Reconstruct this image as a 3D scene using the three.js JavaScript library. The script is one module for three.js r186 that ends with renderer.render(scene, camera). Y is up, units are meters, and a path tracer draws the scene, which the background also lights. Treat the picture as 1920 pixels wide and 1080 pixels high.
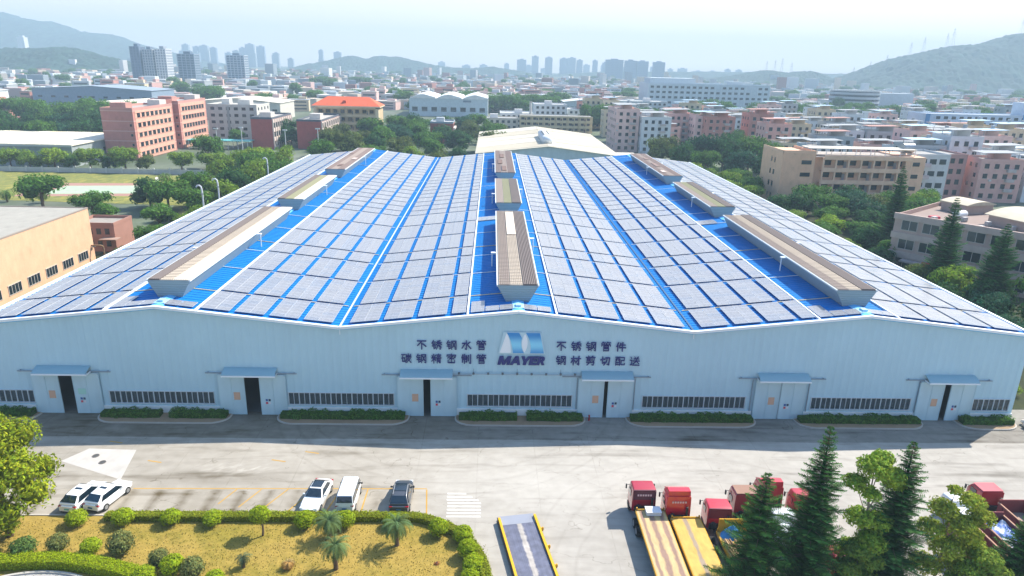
import * as THREE from 'three';
import { mergeGeometries, toCreasedNormals } from 'three/addons/utils/BufferGeometryUtils.js';
import { RoundedBoxGeometry } from 'three/addons/geometries/RoundedBoxGeometry.js';
import { ImprovedNoise } from 'three/addons/math/ImprovedNoise.js';
import { TextGeometry } from 'three/addons/geometries/TextGeometry.js';
import { FontLoader } from 'three/addons/loaders/FontLoader.js';

// ---------------------------------------------------------------- camera, sky, sun, exposure
const scene = new THREE.Scene();
const camera = new THREE.PerspectiveCamera(45.12, 16 / 9, 0.5, 12000);
camera.rotation.order = 'YXZ';
camera.position.set(0, 39, 0);
camera.rotation.set(-0.3119, -0.0338, 0.025);
scene.add(camera);

const SUN = new THREE.Vector3(8.7, 10.8, -5.7).normalize();   // behind the hall, to the right
function makeSky() {
  const W = 1024, H = 512, d = new Float32Array(W * H * 4), v = new THREE.Vector3();
  const low = [0.74, 0.70, 0.665], high = [0.008, 0.14, 0.40], glow = [1.0, 0.94, 0.86];
  for (let j = 0; j < H; j++) for (let i = 0; i < W; i++) {
    const el = (j + 0.5) / H * Math.PI - Math.PI / 2, az = (i + 0.5) / W * Math.PI * 2 - Math.PI;
    v.set(Math.cos(el) * Math.cos(az), Math.sin(el), Math.cos(el) * Math.sin(az));
    const up = Math.max(0, v.y), t = Math.exp(-Math.pow(up / 0.27, 1.7)), c = Math.max(0, v.dot(SUN));
    const g = 0.46 * Math.pow(c, 1.5) + 0.3 * Math.pow(c, 24);
    const k = (j * W + i) * 4;
    for (let n = 0; n < 3; n++) d[k + n] = high[n] + (low[n] - high[n]) * t + glow[n] * g;
    d[k + 3] = 1;
  }
  const tx = new THREE.DataTexture(d, W, H, THREE.RGBAFormat, THREE.FloatType);
  tx.mapping = THREE.EquirectangularReflectionMapping; tx.magFilter = tx.minFilter = THREE.LinearFilter; tx.needsUpdate = true;
  return tx;
}
scene.background = makeSky();
scene.environment = scene.background;
const sun = new THREE.DirectionalLight(0xfff5e8, 5);
sun.position.copy(SUN).multiplyScalar(400).add(new THREE.Vector3(0, 0, -120));
sun.target.position.set(0, 0, -120);
sun.castShadow = true; sun.shadow.mapSize.set(4096, 4096);
Object.assign(sun.shadow.camera, { left: -260, right: 260, top: 260, bottom: -260, near: 1, far: 1200 });
scene.add(sun, sun.target);
const renderer = new THREE.WebGLRenderer({ antialias: true });
renderer.toneMapping = THREE.LinearToneMapping;
renderer.toneMappingExposure = 1.88;
renderer.shadowMap.enabled = true;
scene.fog = new THREE.FogExp2(new THREE.Color(0.59, 0.83, 1.0), 0.00039);

// ---------------------------------------------------------------- helpers
let seed = 7;
const rnd = () => { seed = (seed * 1664525 + 1013904223) >>> 0; return seed / 4294967296; };
const rr = (a, b) => a + (b - a) * rnd();
const pick = a => a[Math.floor(rnd() * a.length) % a.length];
const noise = new ImprovedNoise();
const fbm = (x, y, o = 4) => { let s = 0, a = 0.5, f = 1; for (let i = 0; i < o; i++) { s += a * noise.noise(x * f, y * f, 3.7 + i * 1.3); a *= 0.5; f *= 2.03; } return s; };
const taken = {};
const numbered = n => { const k = taken[n] = (taken[n] ?? -1) + 1; return k ? n + '_' + String(k).padStart(3, '0') : n; };
function shade(o) { o.traverse(c => { if (c.isMesh) { c.castShadow = true; c.receiveShadow = true; } }); return o; }
function mesh(name, geo, mat, parent) { const m = new THREE.Mesh(geo, mat); m.name = name; m.castShadow = m.receiveShadow = true; if (parent) parent.add(m); return m; }
function part(name, geo, mat, parent, x = 0, y = 0, z = 0, ry = 0) { const m = mesh(name, geo, mat, parent); m.position.set(x, y, z); if (ry) m.rotation.y = ry; return m; }
function grp(name, parent, x = 0, y = 0, z = 0, ry = 0) { const g = new THREE.Group(); g.name = name; g.position.set(x, y, z); g.rotation.y = ry; parent.add(g); return g; }
function thing(name, label, category, x = 0, y = 0, z = 0, ry = 0, group) {
  const g = grp(numbered(name), scene, x, y, z, ry); g.userData = { label, category }; if (group) g.userData.group = group; return g;
}
function tag(m, label, category, group) { m.name = numbered(m.name); m.userData = { label, category }; if (group) m.userData.group = group; scene.add(m); return m; }
function struct(name, geo, mat) { const m = mesh(numbered(name), geo, mat, scene); m.userData.kind = 'structure'; return m; }
function copyOf(o, x, y, z, ry, label) { const c = o.clone(); c.name = numbered(o.name.replace(/_\d{3}$/, '')); c.position.set(x, y, z); c.rotation.y = ry; c.userData = { ...o.userData, label }; scene.add(c); return c; }
const box = (w, h, d, x = 0, y = 0, z = 0) => new THREE.BoxGeometry(w, h, d).translate(x, y, z);
const cyl = (r1, r2, h, x = 0, y = 0, z = 0, n = 10) => new THREE.CylinderGeometry(r1, r2, h, n).translate(x, y, z);
function mg(list) {
  const out = list.map(g => { const q = g.index ? g.toNonIndexed() : g; const r = new THREE.BufferGeometry(); for (const a of ['position', 'normal', 'uv']) if (q.attributes[a]) r.setAttribute(a, q.attributes[a]); return r; });
  return mergeGeometries(out);
}
// free triangles / quads
function geoFrom(pos, uv, col) {
  const g = new THREE.BufferGeometry(); g.setAttribute('position', new THREE.Float32BufferAttribute(pos, 3));
  if (uv) g.setAttribute('uv', new THREE.Float32BufferAttribute(uv, 2)); if (col) g.setAttribute('color', new THREE.Float32BufferAttribute(col, 3));
  g.computeVertexNormals(); return g;
}
const quadPush = (p, a, b, c, d) => p.push(...a, ...b, ...c, ...a, ...c, ...d);
// uv in metres from the dominant axis of each face
function metric(g, s = 1) {
  const q = g.index ? g.toNonIndexed() : g; q.computeVertexNormals();
  const P = q.attributes.position, N = q.attributes.normal, uv = new Float32Array(P.count * 2);
  for (let i = 0; i < P.count; i++) {
    const ax = Math.abs(N.getX(i)), ay = Math.abs(N.getY(i)), az = Math.abs(N.getZ(i));
    const [u, v] = ay >= ax && ay >= az ? [P.getX(i), P.getZ(i)] : ax >= az ? [P.getZ(i), P.getY(i)] : [P.getX(i), P.getY(i)];
    uv[i * 2] = u / s; uv[i * 2 + 1] = v / s;
  }
  q.setAttribute('uv', new THREE.BufferAttribute(uv, 2)); return q;
}
function outline(pts) { const s = new THREE.Shape(); pts.forEach(([x, y], i) => i ? s.lineTo(x, y) : s.moveTo(x, y)); return s; }
// flat sheet from an outline [x, z] at height y; uv in metres
function sheet(pts, y) {
  const g = new THREE.ShapeGeometry(outline(pts.map(([x, z]) => [x, -z]))); g.rotateX(-Math.PI / 2); g.translate(0, y, 0);
  return metric(g);
}
// solid slab standing on an outline
function slab(pts, y0, y1, bevel = 0) {
  const g = new THREE.ExtrudeGeometry(outline(pts.map(([x, z]) => [x, -z])), { depth: y1 - y0 - bevel, bevelEnabled: bevel > 0, bevelThickness: bevel, bevelSize: bevel, bevelSegments: 1, bevelOffset: -bevel });
  g.rotateX(-Math.PI / 2); g.translate(0, y0, 0); return metric(g);
}
// ---------------------------------------------------------------- textures and materials
const sRGB = x => Math.round(255 * Math.min(1, Math.max(0, x <= 0.0031308 ? 12.92 * x : 1.055 * Math.pow(x, 1 / 2.4) - 0.055)));
function tex(W, H, fn, repeat = true, colour = true) {
  const d = new Uint8Array(W * H * 4);
  for (let j = 0; j < H; j++) for (let i = 0; i < W; i++) {
    const c = fn(i / W, j / H), k = (j * W + i) * 4;
    for (let n = 0; n < 3; n++) d[k + n] = colour ? sRGB(c[n]) : Math.round(255 * Math.min(1, Math.max(0, c[n]))); d[k + 3] = 255;
  }
  const t = new THREE.DataTexture(d, W, H); t.magFilter = THREE.LinearFilter; t.minFilter = THREE.LinearMipmapLinearFilter; t.generateMipmaps = true;
  if (repeat) t.wrapS = t.wrapT = THREE.RepeatWrapping; if (colour) t.colorSpace = THREE.SRGBColorSpace; t.needsUpdate = true; return t;
}
const per = (u, v, f, o = 4, s = 0) => { // seamless noise
  const a = u * Math.PI * 2, b = v * Math.PI * 2, r = f / 6.283; let t = 0, am = 0.5, k = 1;
  for (let i = 0; i < o; i++) { t += am * (noise.noise(Math.cos(a) * r * k + s, Math.sin(a) * r * k + 5, Math.cos(b) * r * k + i) + noise.noise(Math.sin(b) * r * k + s + 9, Math.cos(a) * r * k + 2, Math.sin(a) * r * k + i * 2)); am *= 0.55; k *= 2.1; } return t;
};
const grimeMap = tex(512, 512, (u, v) => { const n = per(u, v, 5, 5), m = per(u, v, 30, 2, 40), st = Math.max(0, per(u, v * 0.0 + 0.3, 22, 3, 11)) * 0.5; const k = Math.min(1, 0.9 + 0.16 * n + 0.05 * m - 0.12 * st * (0.5 + n)); return [k, k, k * 0.99]; });
const rep = (t, s) => { const c = t.clone(); c.repeat.set(1 / s, 1 / s); c.needsUpdate = true; return c; };
const grime8 = rep(grimeMap, 9);
const lin = h => new THREE.Color(h);
const mats = {};
function paint(hex, rough = 0.75, opt = {}) { const k = hex + '|' + rough + JSON.stringify(Object.keys(opt)); return mats[k] ??= new THREE.MeshStandardMaterial({ color: hex, roughness: rough, ...opt }); }
function wallPaint(hex) { return mats['w' + hex] ??= new THREE.MeshStandardMaterial({ color: hex, roughness: 0.85, map: grime8 }); }
const M = {};
M.glassDark = new THREE.MeshPhysicalMaterial({ color: 0x1b2730, roughness: 0.12, metalness: 0, ior: 1.5 });
M.white = paint(0xd8dcdc, 0.6); M.steel = paint(0x9aa2a8, 0.45, { metalness: 0.6 }); M.dark = paint(0x1d2022, 0.8); M.concrete = wallPaint(0xa39d94);
// ---------------------------------------------------------------- the setting: ground, yard, field, hills
const townMap = tex(1024, 1024, (u, v) => {
  const n = per(u, v, 6, 5), m = per(u, v, 60, 2, 20), g = per(u, v, 24, 3, 77);
  const k = 0.5 + 0.5 * Math.tanh(3 * (n + 0.25 * g)); const a = [0.05, 0.085, 0.032], b = [0.22, 0.22, 0.19];
  return a.map((x, i) => (x + (b[i] - x) * k * 0.55) * (1 + 0.5 * m));
});
struct('terrain', metric(new THREE.PlaneGeometry(8400, 4300).rotateX(-Math.PI / 2).translate(0, -0.06, -1750)), new THREE.MeshStandardMaterial({ map: rep(townMap, 500), roughness: 0.95 }));

const YX0 = -75, YX1 = 75, YZ0 = -75, YZ1 = -31;
const yardMap = tex(2048, 1024, (u, v) => {
  const x = YX0 + u * (YX1 - YX0), z = YZ0 + v * (YZ1 - YZ0);
  const n = fbm(x * 0.06, z * 0.09, 5), f = fbm(x * 0.9, z * 0.9, 3), s = fbm(x * 0.35 + 40, z * 1.1, 4), w = fbm(x * 0.2 + 9, z * 0.25 + 3, 4);
  const right = 1 / (1 + Math.exp(-(x + 2 + 6 * n) * 0.28));            // newer, paler concrete towards the weighbridge
  let k = 0.285 + 0.055 * right + 0.10 * n + 0.06 * f + 0.05 * s;
  let warm = 0.022 - 0.01 * right;
  const streak = Math.max(0, fbm(x * 0.12 - 20, z * 0.9 + 7, 4) - 0.05);  // tyre scuffs along the lane
  k -= 0.28 * streak * (z < -56 ? 1 : 0.5);
  k += 0.22 * Math.max(0, w - 0.2) * (1 - right);
  if (z > -57.3 + 0.6 * s && z < -52 && x < -6) {                                   // old oil and drip lines in the stalls
    const b = ((x + 37) % 2.55 + 2.55) % 2.55, d = Math.abs(b - 1.27);
    k -= 0.13 * Math.max(0, 1 - d / 0.7) * (0.55 + 0.9 * fbm(x * 1.3, z * 1.3, 3) + (x < -20 ? 0.45 : 0)); warm += 0.004;
  }
  const drip = Math.hypot((x + 27) / 9, (z + 59.5) / 1.7); k -= 0.13 * Math.max(0, 1 - drip) * (0.7 + 1.5 * f);
  const chalk = Math.max(0, 1 - Math.hypot((x + 25) / 6, (z + 61) / 1.5)); k += 0.35 * chalk * Math.max(0, fbm(x * 0.9, z * 2.1 + x, 4) + 0.05);
  if (z < -66.9 + 0.4 * n) k -= 0.13;                                               // shadow of the hall deepened in the concrete colour along the wall
  const jx = Math.abs(((x + 100) % 6) - 3), jz = Math.abs(((z + 100) % 5.5) - 2.75);
  if (jx < 0.035 || jz < 0.028) k -= 0.03 + 0.1 * f;
  const arc = Math.abs(Math.hypot(x - 22, z + 44) - 17 - 1.2 * n) , arc2 = Math.abs(Math.hypot(x + 4, z + 78) - 19 - n); for (const [q, w0] of [[arc, 0.28], [Math.abs(arc - 2), 0.24], [arc2, 0.3], [Math.abs(arc2 - 1.9), 0.26]]) if (q < w0) k -= 0.035 * (1 - q / w0) * (0.6 + 3 * Math.max(0, f));   // curved tyre tracks
  const spot = noise.noise(x * 1.7, z * 1.7, 8); if (spot > 0.62) k -= 0.22 * (spot - 0.62);
  const cr = Math.abs(fbm(x * 0.13 + 70, z * 0.17 + 31, 4)); if (cr < 0.0022) k -= 0.1;
  k = Math.max(0.06, k);
  return [k + warm, k * 0.975 + warm * 0.2, k * 0.9 - warm * 1.0];
}, false);
yardMap.anisotropy = 8;
function yardSheet(x0, x1, z0, z1, y) {
  const g = new THREE.PlaneGeometry(x1 - x0, z1 - z0).rotateX(-Math.PI / 2).translate((x0 + x1) / 2, y, (z0 + z1) / 2), P = g.attributes.position, uv = g.attributes.uv;
  for (let i = 0; i < P.count; i++) uv.setXY(i, (P.getX(i) - YX0) / (YX1 - YX0), (P.getZ(i) - YZ0) / (YZ1 - YZ0)); return g;
}
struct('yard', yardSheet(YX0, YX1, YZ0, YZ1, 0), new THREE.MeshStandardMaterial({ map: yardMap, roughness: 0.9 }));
struct('outer_yard', metric(new THREE.PlaneGeometry(150, 90).rotateX(-Math.PI / 2).translate(0, -0.01, 14)), new THREE.MeshStandardMaterial({ color: 0xb3aea7, map: grime8, roughness: 0.9 }));
// flush patches and painted lines
const yellowPaint = new THREE.MeshStandardMaterial({ color: 0xb8913c, roughness: 0.85, map: grime8 }), whitePaint = new THREE.MeshStandardMaterial({ color: 0xd2cfc8, roughness: 0.85, map: grime8 });
struct('concrete_patch', sheet([[-42.8, -62.1], [-41.3, -64.5], [-36.4, -64.3], [-35.3, -58.9]], 0.005), new THREE.MeshStandardMaterial({ color: 0xbab6af, roughness: 0.9, map: grime8 }));
const lineGeo = (x0, z0, x1, z1, w) => { const dx = x1 - x0, dz = z1 - z0, l = Math.hypot(dx, dz), nx = -dz / l * w / 2, nz = dx / l * w / 2; return [[x0 + nx, z0 + nz], [x1 + nx, z1 + nz], [x1 - nx, z1 - nz], [x0 - nx, z0 - nz]]; };
struct('bay_line', mg([sheet(lineGeo(-33.4, -57.45, -5.75, -57.65, 0.13), 0.006),
  ...[[-5.75, -57.5, -5.4, -53.4], [-11.35, -57.5, -11.4, -53.6], [-13.9, -57.5, -14.6, -53.6], [-16.4, -57.5, -18.2, -53.6], [-18.9, -57.45, -20.4, -54.3], [-21.4, -57.4, -22.6, -54.6], [-23.7, -57.4, -24.6, -55.1], [-8.5, -57.5, -8.45, -53.6]].map(([a, b, c, d]) => sheet(lineGeo(a, b, c, d, 0.13), 0.010))]), yellowPaint);
for (const [x, z] of [[-19, -64.2], [-22, -62.6], [-40, -66], [-34.3, -62.3]]) struct('faded_mark', sheet(lineGeo(x, z, x + 1.5, z + 0.35, 0.16), 0.006), yellowPaint);
for (let i = 0; i < 8; i++) struct('crossing_stripe', sheet(i < 3 ? [[-3.75, -57 + i * 0.5], [-2.0 + i * 0.6, -57 + i * 0.5], [-1.9 + i * 0.6, -56.77 + i * 0.5], [-3.7, -56.77 + i * 0.5]] : [[-3.65, -57 + i * 0.5], [-0.55, -57 + i * 0.5], [-0.5, -56.77 + i * 0.5], [-3.6, -56.77 + i * 0.5]], 0.006), whitePaint);
for (const [x, z, i] of [[-38.6, -61.9, 0], [-39.9, -63.1, 1]]) {
  const m = thing('manhole_cover', i ? 'round dark manhole cover, farther of two in the pale concrete patch' : 'round dark manhole cover, nearer of two in the pale concrete patch', 'manhole', x, 0.005, z, 0, 'manhole covers');
  part('cover', cyl(0.27, 0.28, 0.03, 0, 0.016, 0, 24), paint(0x5b5a57, 0.6, { metalness: 0.4 }), m); part('rim', new THREE.TorusGeometry(0.31, 0.04, 6, 24).rotateX(Math.PI / 2).translate(0, 0.012, 0), paint(0x6d6962, 0.8), m);
}
// school field behind the left roof edge
const grassMap = tex(512, 512, (u, v) => { const n = per(u, v, 6, 5), m = per(u, v, 60, 3, 30); const k = 1 + 0.5 * n + 0.5 * m, d = Math.max(0, n) * 0.9; return [(0.17 + 0.10 * d) * k, (0.185 + 0.02 * d) * k, 0.035 * k]; });
const grassMat = new THREE.MeshStandardMaterial({ map: rep(grassMap, 14), roughness: 1 });
struct('school_field', sheet([[-176, -196], [-78, -190], [-74, -240], [-178, -243]], 0.0), grassMat);
struct('running_track', sheet([[-136, -199], [-93, -204], [-92, -226], [-136, -222]], 0.02), paint(0xa07a6c, 0.9));
struct('ball_court', sheet([[-131, -203], [-103, -207], [-102, -221], [-131, -217]], 0.04), new THREE.MeshStandardMaterial({ color: 0xa9bfa2, roughness: 0.9, map: grime8 }));
struct('verge', sheet([[-82, -74], [-57, -74], [-57, -222], [-92, -222], [-80, -150]], -0.03), new THREE.MeshStandardMaterial({ map: rep(grassMap, 9), roughness: 1, color: 0x6f7d55 }));
struct('verge', sheet([[63.5, -70], [95, -70], [130, -222], [63.5, -222]], -0.03), new THREE.MeshStandardMaterial({ map: rep(grassMap, 9), roughness: 1, color: 0x5a6a48 }));

const forestMap = tex(512, 512, (u, v) => { const n = per(u, v, 8, 4), m = per(u, v, 70, 3, 60); const k = Math.max(0.25, 1 + 0.7 * n + 0.5 * m); return [0.018 * k, 0.05 * k, 0.034 * k]; });
const forestMat = new THREE.MeshStandardMaterial({ map: rep(forestMap, 220), roughness: 1 });
// a hill from its skyline: [x, height] along a ridge at z, falling to the ground on both sides
function hill(ridge, z0, depth, rough, s) {
  const nx = 220, nz = 60, x0 = ridge[0][0], x1 = ridge[ridge.length - 1][0], g = new THREE.PlaneGeometry(x1 - x0, depth, nx, nz).rotateX(-Math.PI / 2), P = g.attributes.position;
  for (let i = 0; i < P.count; i++) {
    const x = P.getX(i) + (x0 + x1) / 2, t = P.getZ(i) / depth; let h = 0;
    for (let k = 0; k < ridge.length - 1; k++) { const [a, ha] = ridge[k], [b, hb] = ridge[k + 1]; if (x >= a && x <= b + 1e-3) { const q = (x - a) / (b - a), e = q * q * (3 - 2 * q); h = ha + (hb - ha) * (0.5 * e + 0.5 * q); } }
    const fall = Math.pow(Math.max(0, Math.cos(t * Math.PI)), 1.15);
    const y = h * fall * (1 + 0.35 * fbm(x / depth * 5 + s, t * 5, 4) * (1 - fall * 0.75)) + rough * 0.6 * (fbm(x * 0.02 + s, t * depth * 0.02, 3) + noise.noise(x * 0.09, t * depth * 0.09, s) + 0.7 * noise.noise(x * 0.23, t * depth * 0.23, s)) * Math.min(1, h * fall * 0.05);
    P.setXYZ(i, x, y - 1, z0 + P.getZ(i));
  }
  g.computeVertexNormals(); return metric(g);
}
struct('hill', hill([[860, 0], [910, 28], [1035, 84], [1110, 102], [1165, 112], [1230, 118], [1320, 148], [1500, 190], [1700, 170], [2100, 60], [2400, 0]], -1800, 620, 7, 1), forestMat);
struct('hill', hill([[560, 0], [665, 20], [780, 41], [840, 36], [900, 42], [965, 14], [1040, 0]], -2050, 460, 5, 2), forestMat);
struct('hill', hill([[-3400, 60], [-2600, 205], [-2085, 194], [-2000, 176], [-1890, 166], [-1786, 127], [-1652, 124], [-1524, 80], [-1380, 50], [-1200, 0]], -3200, 900, 9, 3), forestMat);
struct('hill', hill([[-1500, 20], [-1150, 40], [-991, 44], [-927, 48], [-853, 51], [-782, 33], [-730, 22], [-640, 14], [-560, 0]], -1500, 320, 7, 4), forestMat);
struct('hill', hill([[-760, 0], [-594, 34], [-540, 47], [-499, 55], [-450, 46], [-400, 58], [-348, 55], [-273, 42], [-179, 26], [-80, 22], [0, 30], [80, 20], [200, 0]], -2600, 420, 6, 5), forestMat);
struct('hill', hill([[150, 0], [500, 22], [900, 30], [1400, 35], [1900, 20], [2600, 0]], -2900, 500, 6, 6), forestMat);
// ---------------------------------------------------------------- the factory hall
const X0 = 3.26, Z0 = 72.3, BW = 19.815, HR = 12.94, HV = 10.79, LEN = 146;
const XR = 2 * BW + 19.3;                                        // the right eave lies a little nearer its ridge
const SLOPE = (HR - HV) / BW, TILT = Math.atan(SLOPE);
const roofY = x => { const a = Math.abs(x), k = Math.floor(a / BW); const f = a - k * BW; return k % 2 ? HV + SLOPE * f : HR - SLOPE * f; };
const hall = thing('factory_hall', 'large pale blue factory hall with a blue saw-backed roof covered in solar panels', 'factory', X0, 0, -Z0);
const wallGrime = tex(256, 256, (u, v) => { const k = 0.96 + 0.05 * per(u, v, 5, 4, 90) + 0.02 * per(u, v, 40, 2, 13); return [k, k, k]; }); wallGrime.repeat.set(1 / 24, 1 / 24);
const wallBlue = new THREE.MeshStandardMaterial({ color: 0xaed0dc, roughness: 0.6, map: wallGrime });
const roofBlue = new THREE.MeshPhysicalMaterial({ color: 0x0578c2, roughness: 0.7, specularIntensity: 0.35, map: rep(grimeMap, 6) });
const trimWhite = paint(0xdfe8ec, 0.5), trimBlue = paint(0x5fb2e4, 0.5);
const doors = [[-47.4, 1.5, 0.35], [-26.75, 1.65, 0.2], [-7.0, 0.8, 0.1], [13.55, 0.42, 0], [33.95, 0.05, 0], [53.65, 0.72, 0.1]].map(([x, gap, off]) => ({ c: x - X0, gap, off }));
const wins = [[-55.8, -51.3], [-42.9, -31.2], [-22.8, -10.8], [-2.4, 9.7], [17.9, 30], [37.8, 49.7], [57.2, 61.6]].map(([a, b]) => [a - X0, b - X0]);
const WY0 = 1.3, WY1 = 2.75, DH = 5;
{
  // front wall: vertical profiled sheeting cut round doors and windows
  const p = [], openings = [...doors.map(d => [d.c - 2.75, d.c + 2.75, -1, DH]), ...wins.map(([a, b]) => [a, b, WY0, WY1])];
  const cols = [-3 * BW, XR]; for (let x = -3 * BW; x < XR; x += 0.3) cols.push(x); openings.forEach(o => cols.push(o[0], o[1])); for (let k = -2; k <= 2; k++) cols.push(k * BW);
  cols.sort((a, b) => a - b);
  for (let i = 0; i < cols.length - 1; i++) {
    const a = cols[i], b = cols[i + 1], m = (a + b) / 2; if (b - a < 1e-4) continue;
    const zr = x => (Math.round((x + 3 * BW) / 0.3) % 3 === 0 ? 0.045 : 0), za = zr(a), zb = zr(b); let spans = [[0, 1]];
    const o = openings.find(q => m > q[0] && m < q[1]);
    const top = x => roofY(x) - 0.04; const strips = o ? [[0, o[2]], [o[3], 99]] : [[0, 99]];
    for (const [y0, y1] of strips) { if (y1 <= y0) continue; quadPush(p, [a, y0, za], [b, y0, zb], [b, Math.min(y1, top(b)), zb], [a, Math.min(y1, top(a)), za]); }
  }
  part('front_wall', metric(geoFrom(p)), wallBlue, hall);
  const gable = [[-3 * BW, 0], [-3 * BW, HV]]; for (let k = -2; k <= 2; k++) gable.push([k * BW, roofY(k * BW)]); gable.push([XR, roofY(XR)], [XR, 0]);
  part('back_wall', new THREE.ExtrudeGeometry(outline(gable.map(([x, y]) => [x, Math.max(0, y - 0.05)])), { depth: 0.2, bevelEnabled: false }).translate(0, 0, -LEN), wallBlue, hall);
  part('side_wall', metric(box(0.2, HV - 0.05, LEN - 0.3, -3 * BW + 0.1, (HV - 0.05) / 2, -LEN / 2)), wallBlue, hall);
  part('side_wall', metric(box(0.2, roofY(XR) - 0.08, LEN - 0.3, XR - 0.1, (roofY(XR) - 0.08) / 2, -LEN / 2)), wallBlue, hall);
  part('floor', box(117, 0.02, LEN - 1, 0, 0.02, -LEN / 2), paint(0x6a6a68, 0.9), hall);
  // plinth below the windows, between the doors
  let e = -3 * BW; for (const d of [...doors, null]) { const r = d ? d.c - 3.1 : XR; part('plinth', metric(box(r - e, 0.98, 0.16, (r + e) / 2, 0.49, 0.09)), paint(0xdde4e4, 0.8), hall); if (d) e = d.c + 3.1; }
  // windows
  const frameMat = paint(0xb9c6cc, 0.5), pane = new THREE.MeshPhysicalMaterial({ color: 0x8a9ea6, roughness: 0.06, transmission: 0.8, thickness: 0, ior: 1.5 });
  const blind = paint(0x7d6a62, 0.9);
  for (const [a, b] of wins) {
    const n = Math.round((b - a) / 0.61), s = (b - a) / n, g = grp('window', hall, a, WY0, 0), W = b - a, Hh = WY1 - WY0;
    const bars = [box(W + 0.16, 0.1, 0.16, W / 2, -0.05, 0.05), box(W + 0.16, 0.08, 0.14, W / 2, Hh + 0.04, 0.05)];
    for (let i = 0; i <= n; i++) bars.push(box(i % 2 ? 0.05 : 0.1, Hh, 0.1, i * s, Hh / 2, 0.02));
    part('frame', mg(bars), frameMat, g);
    const pg = box(s - 0.11, Hh - 0.02, 0.012); for (let i = 0; i < n; i++) part('pane', pg, pane, g, (i + 0.5) * s, Hh / 2, -0.01);
    const k = a > 36 || a < -30 ? 4 : 6; for (let i = 0; i < k; i++) { const w = rr(0.8, 2.2); part('blind', box(w, Hh * rr(0.5, 1), 0.02), paint(pick([0x8d7a70, 0xb7b3aa, 0x6f7d84, 0x9a6e62]), 0.9), g, rr(w / 2, W - w / 2), Hh * rr(0.45, 0.55), -0.14 - i * 0.05); }
  }
  // sliding doors with canopy and rail
  const leafMat = new THREE.MeshStandardMaterial({ color: 0xb8d6e0, roughness: 0.55, map: grime8 }), canopyMat = paint(0x8db0bb, 0.45), railMat = paint(0x8796a0, 0.5);
  doors.forEach((d, i) => {
    const g = grp('sliding_door', hall, d.c, 0, 0);
    for (const s of [-1, 1]) {
      const lg = [box(3, DH, 0.07, 0, DH / 2, 0)]; for (let k = -1; k <= 1; k++) lg.push(box(0.05, DH - 0.1, 0.05, k * 1.45, DH / 2, 0.05)); lg.push(box(2.95, 0.08, 0.05, 0, 0.1, 0.05), box(2.95, 0.08, 0.05, 0, DH - 0.1, 0.05));
      const leaf = part('door_leaf', mg(lg), leafMat, g, s * (1.5 + d.gap / 2) - d.off * 0, 0.03, 0.22);
      if (s < 0) part('notice', box(0.72, 0.95, 0.02, 0.55, 2.35, 0.05), paint(0xc9a489, 0.8), leaf);
      else for (let q = 0; q < 4; q++) part('notice', box(0.24, 0.26, 0.02, -0.8 + (q % 2) * 0.32, 1.5 + Math.floor(q / 2) * 0.36, 0.05), paint([0xc9485a, 0xd9d9dc, 0x3b5f9c, 0x2f4257][q], 0.7), leaf);
      if (s > 0 && i === 0) part('notice', box(0.85, 0.7, 0.02, -0.6, 2.75, 0.05), paint(0x9fd0c4, 0.7), leaf);
    }
    part('rail', mg([box(10.2, 0.1, 0.12, 0, DH + 0.2, 0.2), ...[-4.8, -2.4, 2.4, 4.8].map(x => box(0.08, 0.2, 0.22, x, DH + 0.22, 0.12))]), railMat, g);
    const cs = new THREE.Shape(); cs.moveTo(0, 0.72); cs.quadraticCurveTo(0.55, 0.66, 1.15, 0.26); cs.lineTo(1.15, 0.1); cs.lineTo(1.09, 0.1); cs.lineTo(1.07, 0.22); cs.quadraticCurveTo(0.5, 0.58, 0, 0.65); cs.closePath();
    part('canopy', new THREE.ExtrudeGeometry(cs, { depth: 5.9, bevelEnabled: false }).rotateY(-Math.PI / 2).translate(2.95, DH + 0.12, 0.04), canopyMat, g);
    part('canopy_edge', mg([box(5.94, 0.16, 0.06, 0, DH + 0.23, 1.21), box(0.06, 0.16, 1.2, -2.92, DH + 0.2, 0.68), box(0.06, 0.16, 1.2, 2.92, DH + 0.2, 0.68)]), trimWhite, g);
    part('guide_post', mg([box(0.07, DH, 0.1, -3.35, DH / 2, 0.1), box(0.07, DH, 0.1, 3.35, DH / 2, 0.1)]), railMat, g);
  });
  // lamp bar under the lettering
  const lb = grp('lamp_bar', hall, 0, 5.42, 0.1); part('bar', box(15.6, 0.09, 0.09, 0, 0, 0.2), paint(0x9fb4be, 0.6), lb);
  for (let i = 0; i < 9; i++) part('flood_lamp', mg([box(0.24, 0.18, 0.2, 0, 0.14, 0.3), cyl(0.02, 0.02, i % 3 === 1 ? 0.8 : 0.2, 0, i % 3 === 1 ? 0.3 : 0, 0.24, 6)]), paint(0x59656c, 0.5), lb, -6.6 + i * 1.65, 0, 0);
  // fittings of the wall: downpipes at the valleys
  for (const x of [-BW, BW]) part('downpipe', mg([cyl(0.05, 0.05, 0.6, x, roofY(x) - 0.5, 0.12, 8)]), trimWhite, hall);
}
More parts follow.
